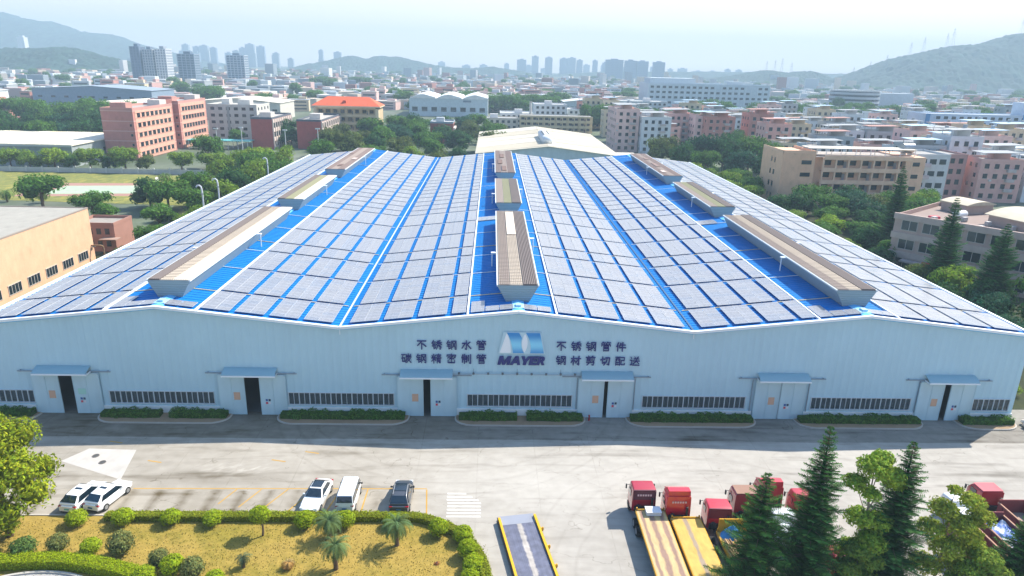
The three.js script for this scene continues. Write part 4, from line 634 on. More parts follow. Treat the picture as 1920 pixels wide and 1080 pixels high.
// tractor: cab faces -z; origin at the rear of the cab
function tractor(t, red, o = {}) {
  t.scale.setScalar(0.91); const m = carPaint(red), g = grp('cab', t, 0, 0, 0), H = o.h ?? 2.5, D = 2.15;
  part('shell', loft([[-D, 1.12, 0.95, 2.1, 0.12, 1.12], [-D + 0.1, 1.2, 0.75, 2.45, 0.14, 1.16], [-D + 0.5, 1.22, 0.7, 0.85 + H, 0.2, 1.14], [-0.3, 1.22, 0.8, 0.95 + H, 0.18, 1.16], [0, 1.2, 0.85, 0.9 + H, 0.16, 1.15]]), m, g);
  part('windscreen', pane4([-1.0, 2.12, -D + 0.06], [1.0, 2.12, -D + 0.06], [0.98, 0.6 + H, -D + 0.42], [-0.98, 0.6 + H, -D + 0.42], 0.06), autoGlass, g);
  for (const s of [-1, 1]) { part('side_window', box(0.03, 0.62, 0.85, s * 1.205, 2.35, -D + 1.0), autoGlass, g); part('step', box(0.24, 0.5, 0.7, s * 1.14, 0.66, -D + 0.75), trimBlack, g); const mi = grp('mirror', g, s * 1.42, 2.35, -D + 0.15); part('mirror_head', new RoundedBoxGeometry(0.14, 0.5, 0.2, 2, 0.05), trimBlack, mi); part('mirror_arm', box(0.3, 0.04, 0.04, -s * 0.14, 0.2, 0.02), trimBlack, mi); }
  if (o.recess) part('rear_panel', mg([box(2.05, 0.95, 0.04, 0, 0.85 + H - 0.6, 0.03), box(2.2, 0.08, 0.14, 0, 0.92 + H - 0.05, 0.06), box(0.08, 1.0, 0.14, -1.08, 0.85 + H - 0.6, 0.06), box(0.08, 1.0, 0.14, 1.08, 0.85 + H - 0.6, 0.06)]), paint(o.recess, 0.6), g);
  if (o.hood) part('roof_deflector', slopeBox(2.2, 2.1, 0.55, 1.7, 0, 0.95 + H + 0.22, -0.95, 1.0), m, g);
  if (o.roofTone) part('roof_sheet', box(2.1, 0.06, 1.5, 0, 0.98 + H, -0.8), wallPaint(o.roofTone), g);
  if (o.text) for (let i = 0; i < 6; i++) part('lettering', box(0.16, 0.2, 0.02, -0.62 + i * 0.25, 0.85 + H - 0.55, 0.06), paint(0xd8b9b9, 0.6), g);
  part('engine_back', mg([box(1.9, 0.55, 0.25, 0, 1.15, 0.1), cyl(0.12, 0.12, 1.5, 0.75, 1.7, 0.28, 10), cyl(0.22, 0.22, 0.6, -0.6, 1.35, 0.3, 10)]), trimBlack, g);
  part('chassis', box(0.9, 0.26, 5.6, 0, 0.8, 0.9), paint(0x30302f, 0.8), t);
  for (const s of [-1, 1]) { wheel(t, s * 1.05, 0.5, -D + 0.75, 0.5, 0.3); wheel(t, s * 0.98, 0.5, 1.5, 0.5, 0.5); wheel(t, s * 0.98, 0.5, 2.75, 0.5, 0.5); }
  part('fifth_wheel', cyl(0.45, 0.45, 0.12, 0, 1.02, 1.9, 16), trimBlack, t);
}
function flatbed(label, x, z, len, map, color, side) {
  const t = thing('flatbed_trailer', label, 'trailer', x, 0, z, 0, 'flatbed trailers'), mt = new THREE.MeshStandardMaterial({ map, roughness: 0.75 }), ed = wallPaint(color);
  const g = new THREE.BoxGeometry(2.5, 0.07, len).translate(0, 1.4, len / 2); part('deck', g, mt, t);
  part('side_beam', box(0.1, 0.24, len, -1.27, 1.3, len / 2), ed, t); part('side_beam', box(0.1, 0.24, len, 1.27, 1.3, len / 2), ed, t); part('frame', mg([box(0.18, 0.45, len, -0.5, 1.12, len / 2), box(0.18, 0.45, len, 0.5, 1.12, len / 2)]), paint(0x3a3026, 0.8), t);
  part('headboard', mg([box(2.5, 0.12, 0.12, 0, 1.5, 0.06), box(0.12, 0.3, 0.12, -1.2, 1.55, 0.06), box(0.12, 0.3, 0.12, 1.2, 1.55, 0.06)]), ed, t);
  for (const s of [-1, 1]) for (let k = 0; k < 3; k++) wheel(t, s * 0.98, 0.5, len - 4.5 + k * 1.3, 0.5, 0.5);
  part('landing_gear', mg([box(0.14, 0.9, 0.14, -0.85, 0.6, 2.9), box(0.14, 0.9, 0.14, 0.85, 0.6, 2.9)]), trimBlack, t); return t;
}
const yel = [0.50, 0.33, 0.07], yelPale = [0.48, 0.36, 0.17], rustT = [0.24, 0.15, 0.11], greyT = [0.27, 0.21, 0.15];
const lorry = (label, x, z, red, o) => { const t = thing('lorry_tractor', label, 'lorry', x, 0, z + 0.6, o?.yaw ?? 0, 'red lorry tractors'); tractor(t, red, o); return t; };
lorry('red lorry tractor with a dark recessed rear panel, leftmost', 14.2, -53.9, 0xa51d30, { h: 2.35, recess: 0x5b2a38, text: true });
flatbed('yellow flatbed trailer with brown rusted stripes, leftmost', 14.6, -52.5, 13, deckMap(yelPale, [[0.14, 0.045], [0.46, 0.075], [0.82, 0.06]], rustT), 0xc79a35);
{ const t = thing('tool_box', 'white metal box on the front of the striped trailer', 'box', 14.75, 1.44, -52.0); part('case', new RoundedBoxGeometry(1.3, 0.35, 0.9, 2, 0.04).translate(0, 0.18, 0), paint(0xccd3da, 0.5), t); part('lid', box(1.34, 0.05, 0.94, 0, 0.37, 0), paint(0xd9dfe4, 0.5), t); }
lorry('bright crimson lorry tractor with a tall roof deflector, second from the left', 17.0, -52.6, 0xc8142f, { h: 2.55, hood: true, text: true });
flatbed('plain yellow flatbed trailer with a grey worn strip', 17.5, -51.4, 13, deckMap(yel, [[0.45, 0.06]], greyT), 0xc8961c);
lorry('red lorry tractor with a purple rear window, third from the left', 20.3, -51.4, 0xb81f30, { h: 2.2, recess: 0x6b2238, yaw: -0.05 });
{
  const t = flatbed('yellow trailer with a raised headboard loaded with bundles', 21.0, -49.6, 12, deckMap(yel, [[0.5, 0.05]], greyT), 0xc8961c); part('head_wall', box(2.4, 1.25, 0.1, 0, 2.05, 0.05), wallPaint(0xcd9a1a), t);
  const tp = thing('tarpaulin', 'blue tarpaulin heaped behind the yellow headboard', 'tarpaulin', 20.8, 1.44, -48.9); const g = new THREE.ConeGeometry(1.0, 1.2, 9, 4).translate(0, 0.6, 0), P = g.attributes.position; for (let i = 0; i < P.count; i++) { const k = 1 + 0.25 * noise.noise(P.getX(i) * 2, P.getY(i) * 2, P.getZ(i) * 2); P.setXYZ(i, P.getX(i) * k, Math.max(0.01, P.getY(i) * k), P.getZ(i) * 0.7 * k); } g.computeVertexNormals(); part('sheet', g, paint(0x2f7fb8, 0.6), tp);
  for (let r = 0; r < 3; r++) for (let k = 0; k < 3; k++) { const b = thing('timber_bundle', `bundle of pale cut sticks on the loaded yellow trailer, ${['front', 'middle', 'rear'][r]} row, ${['left', 'centre', 'right'][k]}`, 'bundle', 20.1 + k * 0.85, 1.45, -47.5 + r * 1.15, 0.1, 'bundles on the yellow trailer'); for (let q = 0; q < 9; q++) part('stick', cyl(0.07, 0.07, 1.0, 0, 0, 0, 6).rotateX(Math.PI / 2 + rr(-0.06, 0.06)), wallPaint(pick([0xb89a72, 0xcdb48e, 0x8f7453])), b, (q % 3 - 1) * 0.2 + rr(-0.03, 0.03), 0.1 + Math.floor(q / 3) * 0.15, rr(-0.05, 0.05)); }
}
lorry('faded red lorry tractor with a rusty brown roof, behind the leftmost conifer', 23.2, -53.0, 0xa23038, { h: 2.5, roofTone: 0x957564 });
lorry('red lorry tractor set farther back, behind the tip of the leftmost conifer', 25.9, -54.2, 0xbd2632, { h: 2.5, hood: true });
lorry('red lorry tractor half hidden behind the tallest conifer', 28.6, -52.8, 0xb02a35, { h: 2.4 });
lorry('bright red lorry cab low at the foot of the loose trees', 28.4, -45.2, 0xb5202e, { h: 2.2 });
{
  const van = (label, x, z) => { const t = thing('white_truck', label, 'truck', x, 0, z, 0, 'small white trucks'); part('cab', loft([[-2.1, 0.95, 0.6, 1.5, 0.15], [-1.8, 1.0, 0.5, 2.2, 0.2], [-0.6, 1.0, 0.5, 2.35, 0.15], [-0.4, 1.0, 0.5, 2.3, 0.12]]), carPaint(0xd6dbde), t); part('windscreen', pane4([-0.85, 1.52, -2.06], [0.85, 1.52, -2.06], [0.85, 2.1, -1.84], [-0.85, 2.1, -1.84], 0.05), autoGlass, t); part('load_box', new RoundedBoxGeometry(2.1, 0.5, 3.2, 2, 0.05).translate(0, 1.1, 1.3), paint(0xb9c4cc, 0.6), t); for (let k = 0; k < 2; k++) part('crate', box(0.9, 0.6, 1.1, -0.5 + k, 1.66, 0.6 + k * 0.7), paint(0xd3dae0, 0.6), t); for (const s of [-1, 1]) for (const q of [-1.4, 1.8]) wheel(t, s * 0.85, 0.42, q, 0.42, 0.28); };
  van('small white truck with pale crates, right of the leftmost conifer', 26.0, -50.0); van('small white truck standing left of the lone red cab on the right', 43.2, -52.4);
}
lorry('lone red lorry cab on the right with a pale pink roof', 46.5, -54.2, 0xa8242f, { h: 2.05, roofTone: 0xc56a70 });
{
  const red = wallPaint(0x7c3a3c), floorM = wallPaint(0x9c8a7c), rim = wallPaint(0xa8806a);
  const tipper = (label, x, z, len, tarp) => {
    const t = thing('tipper_body', label, 'trailer', x, 0, z, 0, 'open red-brown trailers'); part('floor', box(2.4, 0.1, len, 0, 1.25, len / 2), floorM, t);
    for (const s of [-1, 1]) { part('side_wall', box(0.08, 1.0, len, s * 1.22, 1.75, len / 2), red, t); part('top_rail', box(0.14, 0.09, len, s * 1.24, 2.29, len / 2), rim, t); for (let k = 0; k < 7; k++) part('stake', box(0.08, 1.0, 0.1, s * 1.3, 1.75, 0.6 + k * (len - 1.2) / 6), red, t); }
    part('head_wall', box(2.5, 1.35, 0.1, 0, 1.95, 0.05), red, t); part('tail_wall', box(2.5, 1.0, 0.1, 0, 1.75, len - 0.05), red, t); part('frame', box(1.0, 0.35, len, 0, 1.0, len / 2), paint(0x30302f, 0.8), t);
    for (const s of [-1, 1]) for (let k = 0; k < 3; k++) wheel(t, s * 0.98, 0.5, len - 4 + k * 1.3, 0.5, 0.5);
    if (tarp) { const tp = thing('tarpaulin', 'crumpled blue and white tarpaulin in the red-brown trailer on the right', 'tarpaulin', x, 1.32, z + 0.4), g = new THREE.PlaneGeometry(2.25, len * 0.72, 18, 44).rotateX(-Math.PI / 2).translate(0, 0.5, len * 0.36), P = g.attributes.position, c = []; for (let i = 0; i < P.count; i++) { const a = P.getX(i), b = P.getZ(i), n = fbm(a * 1.3, b * 0.9, 3), r = Math.abs(noise.noise(a * 2.2 + n, b * 1.6, 4)); P.setY(i, 0.45 + 0.5 * n + 0.35 * (0.4 - r)); const k = fbm(a * 1.1 + 5, b * 0.8, 2) > 0.02 ? 1 : 0; c.push(...(k ? [0.55, 0.6, 0.68] : [0.04, 0.13, 0.45])); } g.setAttribute('color', new THREE.Float32BufferAttribute(c, 3)); g.computeVertexNormals(); part('sheet', g, new THREE.MeshStandardMaterial({ vertexColors: true, roughness: 0.55, side: THREE.DoubleSide }), tp); }
  };
  tipper('long open red-brown trailer behind the lone red cab', 47.6, -52.6, 12, false); tipper('open red-brown trailer filled with blue tarpaulin', 44.2, -50.8, 11, true); tipper('empty open red-brown trailer nearest the loose trees', 40.7, -49.2, 11, false);
}
// rubble by the right corner of the hall
{ const t = thing('scrap_heap', 'small heap of pale rubble beside the right corner of the wall', 'rubble', 63.8, 0, -70.6); for (let i = 0; i < 14; i++) { const g = new THREE.DodecahedronGeometry(rr(0.15, 0.42), 0); g.scale(1, rr(0.5, 0.9), rr(0.7, 1.4)); part('rubble_piece', g, wallPaint(pick([0xb3a89a, 0x8c7f74, 0xc9c1b6, 0x6f5f55])), t, rr(-1.4, 1.4), rr(0.1, 0.45), rr(-0.8, 0.8)); } }
{ const t = thing('hydrant', 'small red hydrant post beside the bed under the emblem', 'hydrant', 11.7, 0, -71.4); part('post', cyl(0.09, 0.11, 0.6, 0, 0.3, 0, 10), lampRed, t); part('cap', new THREE.SphereGeometry(0.11, 10, 6).translate(0, 0.62, 0), lampRed, t); }
// ---------------------------------------------------------------- buildings round the factory
seed = 202;
const winGeo = {};
const wGeo = (w, h, side) => winGeo[[w, h, side]] ??= side ? box(0.1, h, w) : box(w, h, 0.1);
const sillGeo = (w, side) => winGeo[['s', w, side]] ??= side ? box(0.16, 0.12, w + 0.2) : box(w + 0.2, 0.12, 0.16);
const glassTones = [0x1d2830, 0x26343c, 0x303a3c, 0x18222b].map(c => new THREE.MeshPhysicalMaterial({ color: c, roughness: 0.15 }));
// block centred on its footprint; faces: +z front, -z back, +x right, -x left
function shell(t, w, d, h, color, o = {}) {
  part('wall', metric(box(w, h, d, 0, h / 2, 0)), wallPaint(color), t);
  const rc = o.roof ?? 0x9b9a96, ph = o.parapet ?? 0.7;
  part('roof', metric(box(w - 0.5, 0.12, d - 0.5, 0, h + 0.06, 0)), wallPaint(rc), t);
  if (ph) part('parapet', mg([box(w + 0.1, ph, 0.22, 0, h + ph / 2, d / 2 - 0.06), box(w + 0.1, ph, 0.22, 0, h + ph / 2, -d / 2 + 0.06), box(0.22, ph, d - 0.34, w / 2 - 0.06, h + ph / 2, 0), box(0.22, ph, d - 0.34, -w / 2 + 0.06, h + ph / 2, 0)]), wallPaint(o.trim ?? color), t);
}
// punched windows on one face
function windowsOn(t, face, w, d, h, floors, cols, o = {}) {
  const side = face === 'left' || face === 'right', span = (side ? d : w) - (o.margin ?? 1.2), fh = (h - (o.base ?? 0.3)) / floors, ww = o.ww ?? Math.min(1.7, span / cols * 0.6), wh = o.wh ?? fh * 0.48;
  for (let f = 0; f < floors; f++) for (let c = 0; c < cols; c++) {
    if (o.skip && rnd() < o.skip) continue;
    const u = -span / 2 + (c + 0.5) * span / cols, y = (o.base ?? 0.3) + f * fh + fh * 0.56, s = face === 'front' || face === 'right' ? 1 : -1;
    const x = side ? s * (w / 2 + 0.015) : u, z = side ? u : s * (d / 2 + 0.015);
    const p = part('window', wGeo(+ww.toFixed(2), +wh.toFixed(2), side), pick(glassTones), t, x, y, z);
    if (o.sill) part('sill', sillGeo(+ww.toFixed(2), side), wallPaint(o.sill), p, side ? s * 0.08 : 0, -wh / 2 - 0.07, side ? 0 : s * 0.08);
  }
}
function bands(t, w, d, ys, color, hgt = 0.3) { for (const y of ys) part('floor_band', mg([box(w + 0.16, hgt, d + 0.16, 0, y, 0)]), wallPaint(color), t); }
function stairHead(t, x, z, w, d, y, color) { part('stair_head', metric(box(w, 2.6, d, 0, 1.3, 0)), wallPaint(color), t, x, y, z); }
// open galleries along the front: parapets, slabs, columns, a recessed wall with doors and windows
function gallery(t, w, depth, h, floors, bays, color, o = {}) {
  const fh = h / floors, g0 = o.front ?? 0; // front plane z = g0, the gallery runs back by depth
  for (let f = 0; f <= floors; f++) part('gallery_slab', box(w, 0.18, depth, 0, f * fh + (f ? -0.09 : 0.09), g0 - depth / 2), wallPaint(o.slab ?? color), t);
  for (let f = 1; f < floors; f++) part('gallery_parapet', metric(box(w, 1.15, 0.16, 0, f * fh + 0.5, g0 - 0.06)), wallPaint(color), t);
  part('gallery_parapet', metric(box(w, 0.9, 0.16, 0, h + 0.3, g0 - 0.06)), wallPaint(color), t);
  for (let b = 0; b <= bays; b++) part('gallery_column', box(0.35, h - 0.2, 0.35, -w / 2 + 0.2 + b * (w - 0.4) / bays, h / 2, g0 - 0.3), wallPaint(o.column ?? color), t);
  for (let f = 0; f < floors; f++) for (let b = 0; b < bays; b++) { const x = -w / 2 + 0.2 + (b + 0.5) * (w - 0.4) / bays, bw = w / bays; part('window', wGeo(+(bw * 0.5).toFixed(2), +(fh * 0.42).toFixed(2), false), pick(glassTones), t, x - bw * 0.1, f * fh + fh * 0.62, g0 - depth + 0.02); if (b % 2 === 0) part('door', wGeo(+(bw * 0.22).toFixed(2), +(fh * 0.66).toFixed(2), false), paint(pick([0x6d4a3a, 0x52606a, 0x7a5b48]), 0.8), t, x + bw * 0.32, f * fh + fh * 0.36, g0 - depth + 0.02); }
}
// low pitched hall roof, ridge along z
function gableRoof(t, w, d, h, rise, mat, over = 0.5) { const s = w / 2 + over, p = outline([[-s, 0], [0, rise], [s, 0], [s, 0.2], [0, rise + 0.2], [-s, 0.2]]); part('roof', metric(new THREE.ExtrudeGeometry(p, { depth: d + over * 2, bevelEnabled: false }).translate(0, h, -d / 2 - over)), mat, t); part('gable', metric(new THREE.ExtrudeGeometry(outline([[-w / 2, 0], [w / 2, 0], [0, rise * 0.99]]), { depth: d - 0.1, bevelEnabled: false }).translate(0, h, -d / 2 + 0.05)), t.userData.gm, t); }
const B = (name, label, x0, x1, zf, zb, ry = 0, cat = 'building', group) => { const t = thing(name, label, cat, (x0 + x1) / 2, 0, (zf + zb) / 2, ry, group); return [t, x1 - x0, zf - zb]; };

// peach warehouse at the left edge
{
  const [t, w, d] = B('warehouse', 'peach coloured warehouse with a pale flat roof at the left edge', -122, -78.3, -97, -135, 0, 'warehouse'); shell(t, w, d, 10.4, 0xe2b592, { roof: 0xa3a096, parapet: 0.25, trim: 0x9a8f84 });
  for (let i = 0; i < 7; i++) { const g = grp('window', t, w / 2 + 0.02, 1.9, d / 2 - 4 - i * 5.0); part('pane', box(0.08, 1.5, 3.2), M.glassDark, g); const b = [box(0.14, 0.1, 3.4, 0, 0.8, 0), box(0.14, 0.1, 3.4, 0, -0.8, 0)]; for (let k = 0; k <= 4; k++) b.push(box(0.14, 1.5, 0.08, 0, 0, -1.6 + k * 0.8)); part('frame', mg(b), paint(0xb8b0a6, 0.7), g); }
  for (let i = 0; i < 11; i++) part('roof_patch', metric(box(rr(3, 9), 0.03 + i * 0.004, rr(0.8, 3))), wallPaint(pick([0x8f8c84, 0xb8b3a6, 0xa39d90])), t, rr(-14, 8), 10.56, rr(-14, 10));
  const pf = thing('pipe_frame', 'rusty bent pipe frame at the corner of the peach warehouse', 'pipe', -79.5, 0, -134.5); part('pipe', new THREE.TubeGeometry(new THREE.CatmullRomCurve3([V(0, 0, 1), V(0, 2.6, 0.6), V(0.3, 3.2, 0.4), V(3.0, 3.2, 0.2), V(3.3, 2.8, 0), V(3.3, 0, 0)], false, 'catmullrom', 0.2), 40, 0.16, 8), wallPaint(0x8a6f50), pf); part('bracket', box(0.3, 0.2, 0.8, 1.6, 3.0, 0.2), M.steel, pf);
}
{
  const [t, w, d] = B('brick_hut', 'small brick hut with a flat roof between peach warehouse and trees', -85.5, -77.4, -141.5, -149); shell(t, w, d, 5.4, 0xa5796a, { roof: 0x9b948a }); windowsOn(t, 'front', w, d, 5.4, 2, 4, { ww: 0.9 }); part('porch', box(3.4, 0.15, 2.2, 3.4, 3.0, 4.6), wallPaint(0xa58a7a), t);
}
// grey warehouse with a cream roof
{
  const [t, w, d] = B('warehouse', 'grey warehouse with a cream ribbed roof behind the school field', -215, -150, -255, -299, 0, 'warehouse'); const rm = wallPaint(0xe2dcc8);
  part('wall', metric(box(w, 7.5, d, 0, 3.75, 0)), wallPaint(0x9aa5a6), t); part('roof', metric(slopeBox(w + 1, w + 1, 0.3, d + 1, 0, 7.75, 0, 0)), rm, t); for (let i = 0; i < 12; i++) part('roof_sheet', box(w / 12 - 0.3, 0.1, d + 0.6), i % 3 ? rm : wallPaint(0xd2c8ac), t, -w / 2 + (i + 0.5) * w / 12, 7.98, 0);
  windowsOn(t, 'front', w, d, 7.5, 1, 6, { ww: 4.5, wh: 0.9, base: 1 }); part('eave', box(w + 1, 0.5, 0.2, 0, 7.4, d / 2 + 0.5), wallPaint(0xbcc4c2), t); windowsOn(t, 'right', w, d, 7.5, 1, 5, { ww: 3, wh: 1.2 });
}
// pink brick classroom block
{
  for (const [zf, zb, hh, lab] of [[-275.5, -310, 18.8, 'near half of the pink brick classroom block with pale bands'], [-316, -346, 19.4, 'far half of the pink brick classroom block with pale bands']]) {
    const [t, w, d] = B('classroom_block', lab, -149, -137, zf, zb, 0, 'building', 'pink brick classroom blocks'); shell(t, w, d, hh, 0xc08378, { roof: 0xa9a49c, trim: 0xc08f86, parapet: 1.0 });
    bands(t, w, d, [3.7, 7.4, 11.1, 14.8, hh - 0.2], 0xd2aba2, 0.28); part('facade', metric(box(0.14, hh - 0.4, d - 3, w / 2 + 0.05, hh / 2, 0)), wallPaint(0xd9a893), t);
    for (let f = 0; f < 5; f++) { for (let c = 0; c < 8; c++) part('window', wGeo(2.3, 1.7, true), pick(glassTones), t, w / 2 + 0.14, f * 3.7 + 2.1, -d / 2 + 4.2 + c * (d - 8.4) / 7); part('window_band', mg([box(0.25, 0.12, d - 4, w / 2 + 0.15, f * 3.7 + 1.15, 0), box(0.25, 0.12, d - 4, w / 2 + 0.15, f * 3.7 + 3.05, 0)]), wallPaint(0xcf9c8b), t); }
    for (let f = 0; f < 4; f++) part('window', wGeo(0.7, 0.9, false), pick(glassTones), t, w / 2 - 1.2, f * 3.7 + 2.2, d / 2 + 0.1);
    stairHead(t, -1, d / 2 - 6, 6, 5, hh, 0xb98a80); stairHead(t, 2, -d / 2 + 5, 5, 6, hh, 0xd0cac4);
  }
  const [t, w, d] = B('stair_tower', 'recessed brick stair tower joining the pink classroom blocks', -147, -139.5, -310.2, -315.8); shell(t, w, d, 20.5, 0x9c635c, {}); for (let f = 0; f < 5; f++) part('window', wGeo(1.6, 1.2, true), pick(glassTones), t, w / 2 + 0.02, 2.4 + f * 3.8, 0);
}
{
  const [t, w, d] = B('apartment_block', 'white five-storey block right of the pink classroom block', -140, -116, -355, -376); shell(t, w, d, 16.4, 0xc9cbc4, { roof: 0xb5b2aa }); windowsOn(t, 'front', w, d, 16.4, 5, 6, { ww: 1.9, wh: 1.4 }); windowsOn(t, 'right', w, d, 16.4, 5, 4, { ww: 1.5, wh: 1.4 }); part('drain_recess', box(1.2, 16, 0.2, -2, 8, d / 2 + 0.03), wallPaint(0x9fa7a6), t); stairHead(t, 4, 2, 6, 5, 16.4, 0xd6d6d0); stairHead(t, -7, -3, 4, 4, 16.4, 0xd6d6d0);
}
// red end-walled school wings
for (const [x0, x1, zf, zb, h, lab] of [[-108, -98.6, -321, -352, 13, 'brick-red school wing with a blank end wall, left one'], [-88.5, -77.5, -324, -366, 12.2, 'brick-red school wing with pale galleries, right one']]) {
  const [t, w, d] = B('school_wing', lab, x0, x1, zf, zb, 0, 'school', 'brick-red school wings'); shell(t, w, d, h, 0xb0584e, { roof: 0xb9b4ac, trim: 0x57606c, parapet: 0.9 });
  part('facade', metric(box(0.2, h - 0.3, d - 0.6, w / 2 + 0.1, h / 2, 0)), wallPaint(0xd8c6bb), t); for (let f = 0; f < 3; f++) for (let c = 0; c < 9; c++) part('window', wGeo(2.4, 2.2, true), pick(glassTones), t, w / 2 + 0.18, f * 4 + 2.3, -d / 2 + 2.6 + c * (d - 5.2) / 8); for (let c = 0; c <= 9; c++) part('pier', box(0.4, h, 0.45, w / 2 + 0.3, h / 2, -d / 2 + 0.5 + c * (d - 1) / 9), wallPaint(0xdccfc6), t); stairHead(t, 0, 6, 5, 6, h, 0xc9c4be);
}
// orange hipped roof block
{
  const [t, w, d] = B('classroom_block', 'cream classroom block with a bright orange hipped roof', -91, -58, -366, -381); part('wall', metric(box(w, 15.8, d - 2.4, 0, 7.9, -1.2)), wallPaint(0xc9b48f), t); gallery(t, w - 3, 2.4, 15.6, 4, 8, 0xd2bf9c, { front: d / 2, slab: 0xb9c2a8 }); part('end_pier', box(1.5, 15.8, 2.6, w / 2 - 0.75, 7.9, d / 2 - 1.25), wallPaint(0xe3d3b0), t); part('end_pier', box(1.5, 15.8, 2.6, -w / 2 + 0.75, 7.9, d / 2 - 1.25), wallPaint(0xe3d3b0), t);
  const p = [], a = w / 2 + 0.9, b = d / 2 + 0.9, r = w / 2 - 6, y = 16.9, q = 21.2; quadPush(p, [-a, y, b], [a, y, b], [r, q, 0], [-r, q, 0]); quadPush(p, [a, y, -b], [-a, y, -b], [-r, q, 0], [r, q, 0]); p.push(a, y, b, a, y, -b, r, q, 0, -a, y, -b, -a, y, b, -r, q, 0); quadPush(p, [-a, y, -b], [a, y, -b], [a, y, b], [-a, y, b]); part('roof', metric(geoFrom(p)), wallPaint(0xd8623a), t); part('eave', box(a * 2, 0.5, b * 2, 0, 16.6, 0), wallPaint(0xdccdb0), t); part('dormer', slopeBox(2, 1.4, 1.4, 2.4, -1, 18.8, 4.6, 0), wallPaint(0xb0472a), t);
}
// white factory with three shallow barrel roofs
{
  const [t, w, d] = B('factory_hall', 'white factory with a scalloped roof and a row of blue windows', -63, -3.4, -545, -600, 0, 'factory'); part('wall', metric(box(w, 13, d, 0, 6.5, 0)), wallPaint(0xc3d3da), t);
  for (let i = 0; i < 3; i++) { const bw = w / 3, s = new THREE.Shape(); s.moveTo(-bw / 2, 0); s.quadraticCurveTo(-bw * 0.1, 3.9, bw * 0.1, 3.0); s.lineTo(bw / 2, 1.0); s.lineTo(bw / 2, 0); s.closePath(); part('roof', metric(new THREE.ExtrudeGeometry(s, { depth: d + 1, bevelEnabled: false, curveSegments: 8 }).translate(-w / 2 + (i + 0.5) * bw, 13.02, -d / 2 - 0.5)), wallPaint(0xdfe3e2), t); }
  windowsOn(t, 'front', w, d, 9, 1, 8, { ww: 4.2, wh: 3.2 }); part('sign_board', box(6, 1.4, 0.15, 14, 11.4, d / 2 + 0.1), paint(0x6f7f90, 0.7), t); bands(t, w, d, [4.2], 0xaebdc4, 0.2);
}
{
  const [t, w, d] = B('brick_house', 'small red brick building with a flat pale roof among the trees', -31, -19.5, -357, -372); shell(t, w, d, 10, 0xa0544c, { roof: 0xc2c4c4, trim: 0x8fa0ac, parapet: 0.9 }); windowsOn(t, 'right', w, d, 10, 3, 3, { ww: 2.4, wh: 1.4 }); windowsOn(t, 'front', w, d, 10, 3, 1, { ww: 0.8, wh: 1 }); part('balcony', mg([0, 1, 2].map(k => box(0.9, 0.9, d - 1, w / 2 + 0.45, 1 + k * 3.2, 0))), wallPaint(0xd8cfc6), t); stairHead(t, -1, 2, 4, 4, 10, 0xb9c0c4);
}
// white hall right behind the factory
{
  const t = thing('warehouse', 'hall with a wide pale gabled roof right behind the factory', 'warehouse', 20.2, 0, -291); t.userData.gm = wallPaint(0xb8c6ca); const w = 51, d = 82; part('wall', metric(box(w, 8.4, d, 0, 4.2, 0)), wallPaint(0xb8c6ca), t); const rm = wallPaint(0xc0baa8); gableRoof(t, w, d, 8.4, 3.0, rm, 0.6);
  for (let i = 0; i < 5; i++) for (const s of [-1, 1]) { const m = part('roof_sheet', box(w / 2, 0.06, 14.5), wallPaint([0xccc6b6, 0xbab29e, 0xc5bfae][(i + (s > 0)) % 3]), t, s * w / 4, 8.4 + 1.5 + 0.27, -d / 2 + 9 + i * 16); m.rotation.z = -s * Math.atan(3 / (w / 2)); }
  delete t.userData.gm;
  const v = grp('ridge_ventilator', t, 0.3, 11.9, 18); part('casing', new THREE.CapsuleGeometry(2.0, 26, 4, 12).rotateX(Math.PI / 2).scale(1, 0.8, 1).translate(0, 0.9, 0), wallPaint(0xdde2e4), v); part('base_curb', box(3.6, 1.6, 27, 0, 0.0, 0), wallPaint(0xdde2e4), v); for (let i = 0; i < 2; i++) part('vent_slot', box(0.5, 0.5, 16), paint(0x4b5257, 0.7), v, -0.9 + i * 1.8, 2.15, 0);
  const a = thing('lean_to', 'low pale shed roof beside the hall behind the factory', 'shed', 52, 0, -270); part('wall', metric(box(13, 5, 40, 0, 2.5, 0)), wallPaint(0xb5bcbc), a); part('roof', metric(box(14, 0.2, 41, 0, 5.1, 0)), wallPaint(0xddd8ca), a);
}
